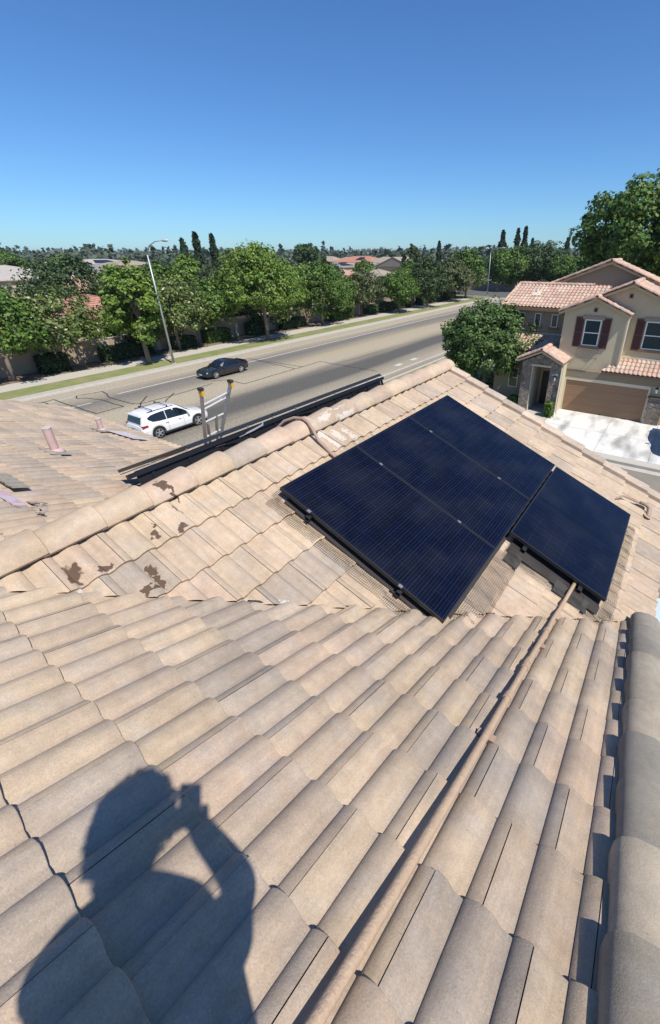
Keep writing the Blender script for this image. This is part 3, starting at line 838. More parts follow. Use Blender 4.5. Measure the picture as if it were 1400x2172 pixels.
# pipe with weatherhead on the lower right of the far slope
vc = thing('conduit_weatherhead', 'small tan bent conduit with a gooseneck fitting near the right edge of the roof', 'conduit')
H = lambda x, y, h: (x, y, z_far(x)+h)
MB().tube([H(-.20, 5.56, .05), H(-.16, 5.62, .09), H(-.12, 5.70, .10), H(-.06, 5.76, .085), H(.02, 5.80, .08), H(.09, 5.82, .09), H(.15, 5.83, .10)], .013, 8).build('pipe', M_pipe2, vc, smooth=True)
MB().tube([H(.08, 5.82, .09), H(.17, 5.83, .11), H(.21, 5.80, .10), H(.215, 5.72, .045), H(.21, 5.70, .01)], [.02, .026, .030, .028, .04], 10).build('elbow', M_pipe2, vc, smooth=True)
mb = MB()
for i in range(14):
    a, b = 2*math.pi*i/14, 2*math.pi*(i+1)/14
    c0 = Vector(H(.21, 5.70, .047)); mb.quad(c0, c0+Vector((.055*math.cos(a), .055*math.sin(a), -.425*.055*math.cos(a))), c0+Vector((.055*math.cos(b), .055*math.sin(b), -.425*.055*math.cos(b))))
mb.build('flashing', M_pipe, vc, fix=False)
# vent pipes on the left roof
def vent(x, y, h, r, label):
    t_ = thing('vent_pipe', label, 'vent pipe', (x, y, z_near(y)), group='pink vent pipes on the left roof')
    MB().tube([(0, 0, -.05), (0, 0, h)], r, 16).build('pipe', M_pink, t_, smooth=False)
    MB().tube([(0, 0, h), (0, 0, h+.012)], r*1.08, 16).build('rim', M_mortar, t_)
    MB().tube([(0, 0, .0), (0, 0, .045), (0, 0, .07)], [r*2.2, r*1.7, r*1.1], 16).build('boot', M_pink, t_, smooth=True)
    MB().obox((-.14, -.14, .045+.14*.4163), (.40, 0, 0), (0, .22, -.22*.4163), (0, 0, .004)).build('flashing', mat('flashing_grey', (.27, .25, .22), .8), t_)
vent(-6.86, 1.99, .37, .052, 'thicker nearer pink vent pipe standing on the left roof')
vent(-8.95, 3.42, .26, .045, 'smaller farther pink vent pipe near the left roof edge')
tag(MB().obox((-8.75, 3.40, z_near(3.40)+.07), (.75, .1, -.04), (.05, .28, -.12), (0, 0, .008)).build('flashing_sheet', mat('bare_flashing', (.42, .42, .45), .6, noise=(7, .9, (.66, .55, .53)))), 'crumpled pale metal flashing beside the farther vent pipe', 'flashing')
t_ = thing('exposed_flashing', 'pinkish exposed metal flashing under a lifted grey tile at the left edge', 'flashing')
MB().obox((-5.3, .84, z_near(.84)+.055), (.85, .02, -.008), (.02, .09, -.0375), (0, 0, .004)).build('metal_sheet', mat('pink_flashing', (.48, .30, .30), .5, noise=(8, .9, (.55, .50, .55))), t_)
mb = MB()
for i in range(4): mb.obox((-5.50+i*.14, .99, z_near(.99)+.06), (.135, .01, .008), (0, .13, -.054), (0, 0, .022))
mb.build('lifted_tile', mat('lifted_tile_grey', (.30, .275, .225), .9, bump=(30, .5)), t_)
mb = MB(); rnd = random.Random(8)
for i in range(16):
    x, y = -4.45+rnd.uniform(-.13, .25), .95+rnd.uniform(-.14, .12)
    s = rnd.uniform(.012, .05)
    mb.obox((x, y, z_near(y)+.045), (s*2, s*rnd.uniform(-1, 1), 0), (s*.3, s, -s*.4), (0, 0, .012))
tag(mb.build('tile_shards', mat('broken_tile', (.20, .16, .13), .9, noise=(20, .9, (.55, .47, .40)))), 'broken tile shards on the left roof by the ridge', 'tile fragments')

# ------------------------------------------------------------ ladder at the street eave
M_rung = mat('rung_aluminium', (.72, .72, .70), .4, .5)
ld = thing('ladder', 'aluminium extension ladder with yellow end caps standing above the street eave', 'ladder')
LX = -7.22
def lp(y, z): return Vector((LX-.16*(GZ-2.2-z), y, z))
zt = GZ-2.24; zb_ = GZ-5.9
A0, A1 = lp(4.56, zt), lp(4.52, zt-1.15); B0, B1 = lp(5.22, zt), lp(4.86, zt-1.05)
mb = MB(); mb.bar(A0, A1, .075, .03, up=(0, 1, 0)); mb.bar(A1, lp(4.50, .0), .07, .03, up=(0, 1, 0)); mb.build('side_rail', M_alu, ld)
mb = MB(); mb.bar(B0, B1, .075, .03, up=(0, 1, 0)); mb.bar(B1, lp(4.88, .0), .07, .03, up=(0, 1, 0)); mb.build('side_rail', M_alu, ld)
mb = MB(); mb.bar(lp(4.62, zt-.68), lp(4.62, zt-1.3), .06, .028, up=(0, 1, 0)); mb.bar(lp(4.82, zt-.55), lp(4.79, zt-1.3), .06, .028, up=(0, 1, 0)); mb.build('inner_rail', M_alu, ld)
def rung(z, dz=.06):
    f = (zt-z)/1.05
    y0 = 4.56-.035*f; y1 = 5.22-.36*min(1, f)
    MB().tube([lp(y0+.02, z), lp(y1-.02, z+dz)], .020, 8).build('rung', M_rung, ld)
for z, dz in ((zt-.27, .10), (zt-.36, .10), (zt-.62, .05), (zt-.93, .04), (zt-.99, .04), (zt-1.28, 0), (zt-1.6, 0)): rung(z, dz)
M_ycap = mat('yellow_plastic', (.62, .36, .02), .5); M_bcap = mat('black_rubber', (.03, .03, .03), .7)
for q in (A0, B0):
    MB().obox(q+Vector((-.05, -.025, -.08)), (.10, 0, .0), (0, .05, 0), (0, 0, .09)).build('yellow_cap', M_ycap, ld)
    MB().obox(q+Vector((-.055, -.034, .02)), (.11, 0, .0), (0, .068, 0), (0, 0, .05)).build('rubber_tip', M_bcap, ld)
MB().tube([lp(5.16, zt-.14), lp(5.10, zt-.20), lp(5.0, zt-.26)], .012, 6).build('brace', M_alu, ld)

# ------------------------------------------------------------ neighbouring house
nh = thing('neighbouring_house', 'two-storey tan stucco house with terracotta roofs, brown garage door and stone entry across the court', 'house')
RED = [(.47, .315, .24), (.50, .345, .26), (.51, .375, .285), (.46, .295, .22), (.52, .39, .30), (.49, .325, .245)]
def zc(v): return GZ+v
def slope_tiles(name, A, B, C_, D_, seed, par=nh):
    """tile a planar quad: A-B eave line, C_-D_ upper line (A below D_, B below C_)"""
    A, B, C_, D_ = map(Vector, (A, B, C_, D_))
    U = (B-A).normalized(); Wd = (A-D_); Wd = (Wd-U*Wd.dot(U)).normalized()
    O = D_
    q = [((p-O).dot(U), (p-O).dot(Wd)) for p in (A, B, C_, D_)]
    roof_tiles(name, O, U, Wd, [q], M_red, par, pitch=.24, expo=.37, w0=0, u0=0, A=.055, thick=.03, seg=3, palette=RED, grey=[(.45, .33, .25)], greyf=.12, seed=seed, jit=1.5, gap=.0, lip=0)
    n = U.cross(Wd)
    if n.z < 0: n = -n
    MB().quad(*[p-n*.03 for p in (A, B, C_, D_)]).build('roof_deck', M_trim, par, fix=False)
def redcaps(p, q, seed, up=(0, 0, 1), w=.15, h=.12, gr=1.07):
    cap_row('ridge_tiles', p, q, .40, arch(w, h, 6, .0), M_red, nh, up=up, palette=[(.52, .34, .25), (.48, .31, .23), (.55, .38, .28)], grey=[(.40, .30, .24)], greyf=.2, seed=seed, rise=.02, grow=gr)
def gable(nm, xc_, half, y0, y1, zr, sl, seed, left=True, right=True, xl=None, xr=None, caps=True):
    xl = xl if xl is not None else xc_-half; xr = xr if xr is not None else xc_+half
    zl, zr_ = zr-sl*(xc_-xl), zr-sl*(xr-xc_)
    if left: slope_tiles('roof', (xl, y1, zl), (xl, y0, zl), (xc_, y0, zr), (xc_, y1, zr), seed)
    if right: slope_tiles('roof', (xr, y0, zr_), (xr, y1, zr_), (xc_, y1, zr), (xc_, y0, zr), seed+1)
    if caps:
        redcaps((xc_, y0-.02, zr+.02), (xc_, y1, zr+.02), seed+2)
        redcaps((xl, y0+.02, zl+.05), (xc_-.05, y0+.02, zr+.05), seed+3, w=.13, h=.10)
        redcaps((xr, y0+.02, zr_+.05), (xc_+.05, y0+.02, zr+.05), seed+4, w=.13, h=.10)
        m = MB()
        for (xa, za) in ((xl, zl), (xr, zr_)):
            m.add([(xa, y0+.08, za-.16), (xc_, y0+.08, zr-.16), (xc_, y0+.08, zr), (xa, y0+.08, za), (xa, y0+.12, za-.16), (xc_, y0+.12, zr-.16), (xc_, y0+.12, zr), (xa, y0+.12, za)], [(0,1,2,3),(4,5,6,7),(0,1,5,4),(3,2,6,7)])
        m.build('fascia', M_stucco, nh)
# B2: wide front gable, B1: narrow projecting gable, C: rear gable, D: left wing
S_ = .43
gable('b2', -2.95, 3.95, 28.9, 36.5, zc(-1.55), S_, 31, xl=-6.6)
gable('b1', -4.55, 1.97, 28.08, 32.4, zc(-2.27), S_, 41)
gable('c', -5.0, 4.6, 33.6, 37.2, zc(-.52), .40, 51)
# wing slope facing the camera
slope_tiles('roof', (-10.78, 29.9, zc(-3.12)), (-4.6, 29.9, zc(-3.12)), (-4.6, 32.8, zc(-1.93)), (-10.55, 32.8, zc(-1.93)), 61)
slope_tiles('roof', (-4.6, 35.7, zc(-3.12)), (-10.78, 35.7, zc(-3.12)), (-10.55, 32.8, zc(-1.93)), (-4.6, 32.8, zc(-1.93)), 62)
redcaps((-10.6, 32.8, zc(-1.92)), (-5.6, 32.8, zc(-1.92)), 63)
redcaps((-10.78, 29.9, zc(-3.08)), (-10.56, 32.75, zc(-1.9)), 64, w=.08, h=.06)
m = MB(); m.box((-10.78, 29.86, zc(-3.34)), (-6.3, 29.9, zc(-3.14))); m.build('fascia', M_trim, nh)
# walls
m = MB()
m.prism([(-6.25, 0), (-2.75, 0), (-2.75, zc(-3.12)), (-4.55, zc(-2.42)), (-6.25, zc(-3.12))], 'y', 28.5, 33)
m.build('wall', M_stucco, nh)
m = MB(); m.prism([(-6.2, 0), (.55, 0), (.55, zc(-3.10)), (-2.95, zc(-1.68)), (-6.2, zc(-3.0))], 'y', 29.3, 36.3); m.build('wall', M_stucco, nh)
m = MB(); m.prism([(-9.2, zc(-3.4)), (-.8, zc(-3.4)), (-.8, zc(-2.28)), (-5.0, zc(-.66)), (-9.2, zc(-2.34))], 'y', 34.0, 37.0); m.build('wall', M_stucco2, nh)
m = MB(); m.box((-10.4, 30.3, 0), (-6.2, 35.4, zc(-3.2))); m.build('wall', M_stucco2, nh)
m = MB(); m.box((-2.76, 28.5, 0), (.55, 29.32, zc(-6.0))); m.build('wall', M_stucco, nh)
m = MB(); m.box((-10.4, 28.9, 0), (-7.85, 30.32, zc(-5.7))); m.build('wall', M_stucco2, nh)
# lower shed roof left and pent roof over the garage
slope_tiles('porch_roof', (-10.6, 28.5, zc(-5.62)), (-6.27, 28.5, zc(-5.62)), (-6.27, 30.3, zc(-4.80)), (-10.6, 30.3, zc(-4.80)), 71)
slope_tiles('garage_pent_roof', (-3.52, 27.95, zc(-6.24)), (.95, 27.95, zc(-6.24)), (.95, 29.3, zc(-5.62)), (-2.74, 29.3, zc(-5.62)), 72)
m = MB(); m.box((-3.5, 27.98, zc(-6.42)), (.95, 28.02, zc(-6.27))); m.box((-3.48, 28.02, zc(-6.40)), (.95, 28.5, zc(-6.34))); m.build('fascia', M_trim, nh)
m = MB(); m.box((-2.74, 29.22, zc(-5.62)), (.55, 29.3, zc(-5.52))); m.build('flashing', M_cream, nh)
m = MB(); m.box((-10.4, 30.22, zc(-4.80)), (-6.25, 30.3, zc(-4.72))); m.build('flashing', M_cream, nh)
# stone-faced entry tower
def stone_mat():
    m = bpy.data.materials.new('stone_veneer'); m.use_nodes = True
    n, l = m.node_tree.nodes, m.node_tree.links; p = n['Principled BSDF']; p.inputs['Roughness'].default_value = .9
    tc = n.new('ShaderNodeTexCoord'); v = n.new('ShaderNodeTexVoronoi'); v.inputs['Scale'].default_value = 4.6
    v2 = n.new('ShaderNodeTexVoronoi'); v2.feature = 'DISTANCE_TO_EDGE'; v2.inputs['Scale'].default_value = 4.6
    for q in (v, v2): l.new(tc.outputs['Object'], q.inputs['Vector'])
    cr = n.new('ShaderNodeValToRGB'); sp = n.new('ShaderNodeSeparateColor'); l.new(v.outputs['Color'], sp.inputs[0]); l.new(sp.outputs[0], cr.inputs[0])
    e = cr.color_ramp.elements; e[0].color = (.13, .105, .085, 1); e[1].color = (.33, .27, .21, 1)
    for pos, c in ((.3, (.24, .18, .14, 1)), (.6, (.20, .175, .155, 1))): k = e.new(pos); k.color = c
    mx = n.new('ShaderNodeMix'); mx.data_type = 'RGBA'; l.new(mathn(n, l, 'LESS_THAN', v2.outputs['Distance'], .045), mx.inputs[0]); l.new(cr.outputs[0], mx.inputs[6]); mx.inputs[7].default_value = (.20, .18, .15, 1)
    l.new(mx.outputs[2], p.inputs['Base Color'])
    b = n.new('ShaderNodeBump'); b.inputs['Strength'].default_value = .9; b.inputs['Distance'].default_value = .05
    mr = mathn(n, l, 'MINIMUM', v2.outputs['Distance'], .12); l.new(mathn(n, l, 'MULTIPLY', mr, 6), b.inputs['Height']); l.new(b.outputs[0], p.inputs['Normal'])
    return m
M_stone = stone_mat()
m = MB()
zt_ = zc(-5.95)
m.box((-7.9, 26.9, 0), (-7.3, 27.45, zt_)); m.build('stone_pillar', M_stone, nh)
m = MB(); m.box((-6.2, 26.9, 0), (-5.56, 27.45, zt_)); m.build('stone_pillar', M_stone, nh)
m = MB(); m.add([(-7.9, 26.9, zt_), (-7.3, 26.9, zt_), (-7.3, 26.9, zc(-6.12)), (-6.2, 26.9, zc(-6.12)), (-6.2, 26.9, zt_), (-5.56, 26.9, zt_), (-6.73, 26.9, zc(-5.38)),
                 (-7.9, 27.3, zt_), (-7.3, 27.3, zt_), (-7.3, 27.3, zc(-6.12)), (-6.2, 27.3, zc(-6.12)), (-6.2, 27.3, zt_), (-5.56, 27.3, zt_), (-6.73, 27.3, zc(-5.38))],
                [(0, 1, 2, 3, 4, 5, 6), (7, 8, 9, 10, 11, 12, 13), (2, 3, 10, 9), (0, 6, 13, 7), (6, 5, 12, 13)])
m.build('stone_gable', M_stone, nh, fix=False)
m = MB(); m.box((-7.9, 27.45, 0), (-7.62, 30.3, zt_)); m.box((-5.8, 27.45, 0), (-5.56, 28.5, zt_)); m.box((-7.62, 29.0, 0), (-6.0, 29.2, zt_)); m.build('wall', M_stucco, nh)
m = MB(); m.box((-7.36, 26.88, zc(-6.17)), (-6.14, 27.0, zc(-6.05))); m.build('lintel', M_stucco, nh)
m = MB(); m.box((-7.31, 26.92, .1), (-7.27, 28.9, zt_)); m.build('entry_jamb', M_cream, nh)
dr = MB().box((-7.1, 28.93, .15), (-6.3, 29.0, zc(-6.9))).build('front_door', mat('front_door_dark', (.03, .02, .015), .5), nh)
MB().box((-6.42, 28.88, 1.1), (-6.38, 28.93, 1.25)).build('handle', M_galv, dr)
MB().box((-7.9, 26.2, .0), (-6.0, 29, .15)).build('porch_slab', M_conc, nh)
gable('e', -6.8, 1.4, 26.6, 29.2, zc(-5.16), .46, 81)
# stone pillar right of the garage and its cap
MB().box((-.72, 28.2, 0), (.1, 28.5, zc(-7.5))).build('stone_pillar', M_stone, nh)
MB().box((-.78, 28.15, zc(-7.5)), (.16, 28.5, zc(-7.43))).build('pillar_cap', M_trim, nh)
MB().box((-6.22, 28.2, 0), (-5.62, 28.5, zc(-7.5))).build('stone_pillar', M_stone, nh)
# garage door recessed in a trim frame
def garage_mat():
    m = mat('garage_door_brown', (.30, .175, .09), .6)
    n, l = m.node_tree.nodes, m.node_tree.links; p = n['Principled BSDF']; tc = n.new('ShaderNodeTexCoord')
    mp = n.new('ShaderNodeMapping'); mp.inputs['Scale'].default_value = (.6, 1, 9); l.new(tc.outputs['Object'], mp.inputs[0])
    t = n.new('ShaderNodeTexNoise'); t.inputs['Scale'].default_value = 2; t.inputs['Detail'].default_value = 5; l.new(mp.outputs[0], t.inputs['Vector'])
    mx = n.new('ShaderNodeMix'); mx.data_type = 'RGBA'; mx.inputs[6].default_value = (.23, .135, .075, 1); mx.inputs[7].default_value = (.31, .19, .108, 1); l.new(t.outputs['Fac'], mx.inputs[0]); l.new(mx.outputs[2], p.inputs['Base Color'])
    return m
gd = MB()
for i in range(4): gd.box((-5.46, 28.46, .16+i*.5), (-.82, 28.492, .16+i*.5+.488))
gd.box((-5.46, 28.47, .16), (-.82, 28.485, 2.14))
gdo = gd.build('garage_door', garage_mat(), nh)
m = MB(); m.box((-5.62, 28.40, .12), (-5.46, 28.50, 2.32)); m.box((-.82, 28.40, .12), (-.72, 28.50, 2.32)); m.box((-5.46, 28.40, 2.13), (-.82, 28.50, 2.32)); m.build('garage_frame', M_cream, nh)
m = MB(); m.box((-6.0, 28.38, 2.34), (.3, 28.5, 2.78)); m.build('garage_band', mat('band_stucco', (.26, .215, .15), .9, bump=(50, .3)), nh)
MB().box((-3.2, 28.44, .115), (-3.05, 28.46, .2)).build('door_handle', M_black, gdo)
# windows
def window(x0, x1, z0, z1, y, shut=True, sill=True, mull='h', name='window'):
    wnd = MB()
    f = .055
    wnd.box((x0, y-.05, z0), (x1, y+.0, z0+f)); wnd.box((x0, y-.05, z1-f), (x1, y, z1)); wnd.box((x0, y-.05, z0+f), (x0+f, y, z1-f)); wnd.box((x1-f, y-.05, z0+f), (x1, y, z1-f))
    if mull == 'h': wnd.box((x0+f, y-.045, (z0+z1)/2-.025), (x1-f, y, (z0+z1)/2+.025))
    o = wnd.build(name, M_white, nh)
    MB().box((x0+f, y-.022, z0+f), (x1-f, y-.012, z1-f)).build('pane', M_glass, o)
    if sill: MB().box((x0-.12, y-.09, z0-.16), (x1+.12, y, z0-.01)).build('sill', M_trim, o)
    MB().box((x0-.15, y-.07, z1+.01), (x1+.15, y, z1+.20)).build('lintel', M_stucco2, o)
    if shut:
        for a, b in ((x0-.52, x0-.06), (x1+.06, x1+.52)):
            s = MB()
            s.box((a, y-.06, z0-.12), (a+.05, y-.005, z1+.12)); s.box((b-.05, y-.06, z0-.12), (b, y-.005, z1+.12))
            s.box((a+.05, y-.06, z0-.12), (b-.05, y-.005, z0-.05)); s.box((a+.05, y-.06, z1+.05), (b-.05, y-.005, z1+.12)); s.box((a+.05, y-.06, (z0+z1)/2-.03), (b-.05, y-.005, (z0+z1)/2+.03))
            n = int((z1-z0+.1)/.075)
            for i in range(n):
                zz = z0-.05+i*(z1-z0+.1)/n
                s.add([(a+.05, y-.05, zz), (b-.05, y-.05, zz), (b-.05, y-.015, zz+.07), (a+.05, y-.015, zz+.07)], [(0, 1, 2, 3)])
            s.build('shutter', M_shut, nh)
    return o
M_shut = mat('shutter_maroon', (.125, .045, .033), .6)
window(-5.0, -4.1, zc(-4.95), zc(-3.48), 28.5)
window(-1.85, -.75, zc(-5.0), zc(-3.48), 29.3)
for xa in (-9.62, -8.52, -7.42):
    window(xa, xa+.42, zc(-4.33), zc(-3.52), 30.3, shut=False, mull=None)
window(-9.35, -8.7, 1.0, 2.3, 28.9, shut=False, mull='h', sill=False)
# gable vents, balconette, downspouts, lanterns, house number plate
for (x, y, z) in ((-4.55, 28.5, zc(-2.95)), (-2.95, 29.3, zc(-2.2))):
    v = MB().box((x-.10, y-.03, z-.12), (x+.10, y, z+.12)).build('gable_vent', M_trim, nh)
    MB().box((x-.06, y-.035, z-.08), (x+.06, y-.028, z+.08)).build('louvre', M_black, v)
bal = MB()
bx0, bx1, by, bz0, bz1 = -5.15, -3.95, 28.22, zc(-5.62), zc(-5.18)
for z in (bz0, bz1): bal.box((bx0, by, z-.012), (bx1, by+.024, z+.012)); 
for x in (bx0, bx1-.024):
    for z in (bz0, bz1): bal.box((x, by, z-.012), (x+.024, 28.5, z+.012))
for i in range(15):
    x = bx0+(bx1-bx0-.014)*i/14; bal.box((x, by+.003, bz0-.1), (x+.014, by+.017, bz1+.03))
bal.build('window_railing', mat('railing_grey', (.20, .17, .13), .6), nh)
def spout(pts): MB().tube(pts, .045, 4).build('downspout', M_cream, nh)
spout([(-2.70, 28.42, zc(-3.2)), (-2.70, 28.42, zc(-5.75))]); spout([(-5.50, 26.85, zc(-6.1)), (-5.50, 26.82, .4), (-5.45, 26.6, .12)])
spout([(.45, 29.2, zc(-3.3)), (.45, 29.2, zc(-5.5))])
M_lamp = mat('lantern_glass', (.55, .55, .52), .3)
for (x, y, z) in ((-5.82, 26.84, zc(-6.85)), (-.42, 28.14, zc(-7.1))):
    b = MB(); b.box((x-.05, y, z), (x+.05, y+.06, z+.28)); b.box((x-.10, y-.14, z+.20), (x+.10, y+.02, z+.24)); lt = b.build('wall_lantern', M_black, nh)
    MB().tube([(x, y-.07, z-.02), (x, y-.07, z+.2)], [.045, .075], 6).build('glass', M_lamp, lt)
MB().box((-6.06, 26.86, zc(-6.62)), (-5.66, 26.9, zc(-6.48))).build('number_plate', mat('number_plate', (.35, .37, .40), .5), nh)
# roof vents, small skylight-like solar array on the right slope
MB().tube([(-8.95, 31.6, zc(-2.45)), (-8.95, 31.6, zc(-2.12))], .05, 8).build('roof_vent', M_white, nh)
MB().obox((-9.2, 31.2, zc(-2.53)), (.55, 0, 0), (0, .5, .205), (0, 0, .02)).build('vent_flashing', M_cream, nh)
MB().obox((-1.1, 30.9, zc(-2.25)), (1.0, 0, -.43), (0, 2.2, 0), (.05, 0, .09)).build('solar_array', M_cell, nh)
MB().bar((-4.95, 33.7, zc(-.38)), (-.9, 33.75, zc(-2.02)), .05, .03).build('drip_edge', M_white, nh)

# ------------------------------------------------------------ cars
def paint(name, col, rough=.25):
    return mat(name, col, rough, coat=1.0)
M_tyre = mat('tyre_rubber', (.018, .018, .018), .85)
M_rim = mat('alloy_rim', (.50, .50, .51), .35, .7)
M_plast = mat('black_plastic', (.018, .018, .02), .6)
M_tail = mat('tail_light_red', (.30, .015, .02), .2)
M_head = mat('head_light_clear', (.45, .47, .48), .15)
M_cglass = mat('car_glass', (.008, .010, .012), .05, spec=.7)
def interp(tab, y, k):
    for a, b in zip(tab, tab[1:]):
        if a[0] <= y <= b[0]:
            t = (y-a[0])/(b[0]-a[0]) if b[0] > a[0] else 0
            return a[k]+(b[k]-a[k])*t
    return tab[0][k] if y < tab[0][0] else tab[-1][k]
def car(name, label, cat, loc, rz, P, body, group=None):
    """P: lower (y, halfwidth, zbottom, zbelt), cabin (y, halfwidth at belt, halfwidth at roof, zbelt, zroof), windows, wheels"""
    t_ = thing(name, label, cat, loc, rz, group)
    lo = P['lower']; V, F = [], []
    ys = sorted(set([a[0] for a in lo]+[y+s*P['wr']*k for y in P['wheels'] for s in (-1, 1) for k in (.35, .75, 1.0, 1.14)]))
    prof = []
    for y in ys:
        w, zb, zt2 = (interp(lo, y, k) for k in (1, 2, 3))
        for yw in P['wheels']:
            d_ = abs(y-yw)
            if d_ < P['wr']*1.13: zb = max(zb, P['wr']+math.sqrt(max(0, (P['wr']*1.13)**2-d_**2)))
        zs = [zb, zb+(zt2-zb)*.18, zb+(zt2-zb)*.48, zb+(zt2-zb)*.78, zt2-.03, zt2, zt2+.02]
        xs_ = [w*.95, w*.985, w*1.0, w*.985, w*.955, w*.90, w*.5]
        prof.append([(x, y, z) for x, z in zip(xs_, zs)]+[(0, y, zt2+.035)]+[(-x, y, z) for x, z in list(zip(xs_, zs))[::-1]])
    n = len(prof[0])
    for pz in prof: V += pz
    for i in range(len(prof)-1):
        for j in range(n-1): F.append((i*n+j, i*n+j+1, (i+1)*n+j+1, (i+1)*n+j))
        F.append((i*n+n-1, i*n, (i+1)*n, (i+1)*n+n-1))
    F.append(tuple(range(n))); F.append(tuple((len(prof)-1)*n+j for j in range(n)))
    b = MB().add(V, F).build('body', body, t_, smooth=False)
    # cabin
    cb = P['cabin']; V, F = [], []
    def sect(y):
        wb, wr, zb, zr = (interp(cb, y, k) for k in (1, 2, 3, 4)); return wb, wr, zb, zr
    cy = [c[0] for c in cb]
    for y in cy:
        wb, wr, zb, zr = sect(y)
        V += [(wb, y, zb-.03), (wr, y, zb+(zr-zb)*.86), (wr*.9, y, zb+(zr-zb)*.97), (wr*.5, y, zr), (0, y, zr+.006), (-wr*.5, y, zr), (-wr*.9, y, zb+(zr-zb)*.97), (-wr, y, zb+(zr-zb)*.86), (-wb, y, zb-.03)]
    for i in range(len(cy)-1):
        for j in range(8): F.append((i*9+j, i*9+j+1, (i+1)*9+j+1, (i+1)*9+j))
    F.append(tuple(range(9))); F.append(tuple((len(cy)-1)*9+j for j in range(9)))
    MB().add(V, F).build('roof', body, t_)
    def side(y, t, s, off=.006):
        wb, wr, zb, zr = sect(y); z0, z1 = zb-.03, zb+(zr-zb)*.86
        x = wb+(wr-wb)*t; return (s*(x+off), y, z0+(z1-z0)*t+off*.5)
    for s in (1, -1):
        for seg in P['side_glass']:
            m = MB()
            for (ya, ta0, ta1), (yb, tb0, tb1) in zip(seg, seg[1:]):
                m.quad(side(ya, ta0, s), side(yb, tb0, s), side(yb, tb1, s), side(ya, ta1, s))
            m.build('side_window', M_cglass, t_, fix=False)
    # windscreen and rear window as panels over the cabin's sloping ends
    for nm, (ya, yb) in (('windscreen', P['screen']), ('rear_window', P['rear'])):
        wa, wra, zba, zra = sect(ya); wb2, wrb, zbb, zrb = sect(yb)
        up = .012; f = 1 if nm == 'windscreen' else -1
        m = MB()
        x1, x2 = wra*.90, wb2*.88
        z1 = zra+up; z2 = P['screen_z' if f == 1 else 'rear_z']
        m.quad((-x1, ya+f*.03, z1-.01), (x1, ya+f*.03, z1-.01), (x2, yb+f*.02, z2), (-x2, yb+f*.02, z2))
        m.build(nm, M_cglass, t_, fix=False)
    hw = max(a[1] for a in lo)
    for y in P['wheels']:
        for s in (1, -1):
            wl = MB().tube([(s*(hw-.20), y, P['wr']), (s*(hw-.19), y, P['wr']), (s*(hw-.02), y, P['wr']), (s*(hw-.005), y, P['wr'])], [P['wr']*.9, P['wr'], P['wr'], P['wr']*.93], 20).build('wheel', M_tyre, t_)
            m = MB(); r = P['wr']*.66; x = s*(hw+.0)
            for k in range(5):
                a = 2*math.pi*k/5+.3
                pa = (x, y+.045*math.cos(a), P['wr']+.045*math.sin(a)); pb = (x, y+r*math.cos(a), P['wr']+r*math.sin(a))
                m.bar(pa, pb, .012, .075, up=(1, 0, 0)) if False else m.tube([pa, pb], [.045, .035], 6)
            m.tube([(x-s*.01, y, P['wr']), (x+s*.012, y, P['wr'])], .06, 10)
            for k in range(16):
                a, a2 = 2*math.pi*k/16, 2*math.pi*(k+1)/16
                m.quad(*[(x+s*.004, y+q*math.cos(c), P['wr']+q*math.sin(c)) for q, c in ((r, a), (r*1.1, a), (r*1.1, a2), (r, a2))])
            m.build('rim', M_rim, wl, fix=False)
            arch_ = MB()
            for k in range(10):
                a, a2 = math.pi*k/10, math.pi*(k+1)/10
                q0, q1 = P['wr']*1.10, P['wr']*1.10+P.get('archw', .05)
                arch_.quad(*[(s*(hw*.992+.012), y+q*math.cos(c), P['wr']+q*math.sin(c)) for q, c in ((q0, a), (q1, a), (q1, a2), (q0, a2))])
            arch_.build('wheel_arch', P.get('archm', M_plast), t_, fix=False)
    for nm, mt, boxes in P['details']:
        for bb in boxes:
            for s in ((1, -1) if bb[0][0] > 0 else (1,)):
                (xa, ya, za), (xb, yb, zb2) = bb
                MB().box((min(s*xa, s*xb), ya, za), (max(s*xa, s*xb), yb, zb2)).build(nm, mt, t_, bevel=.012 if min(abs(xb-xa), yb-ya, zb2-za) > .03 else 0)
    return t_
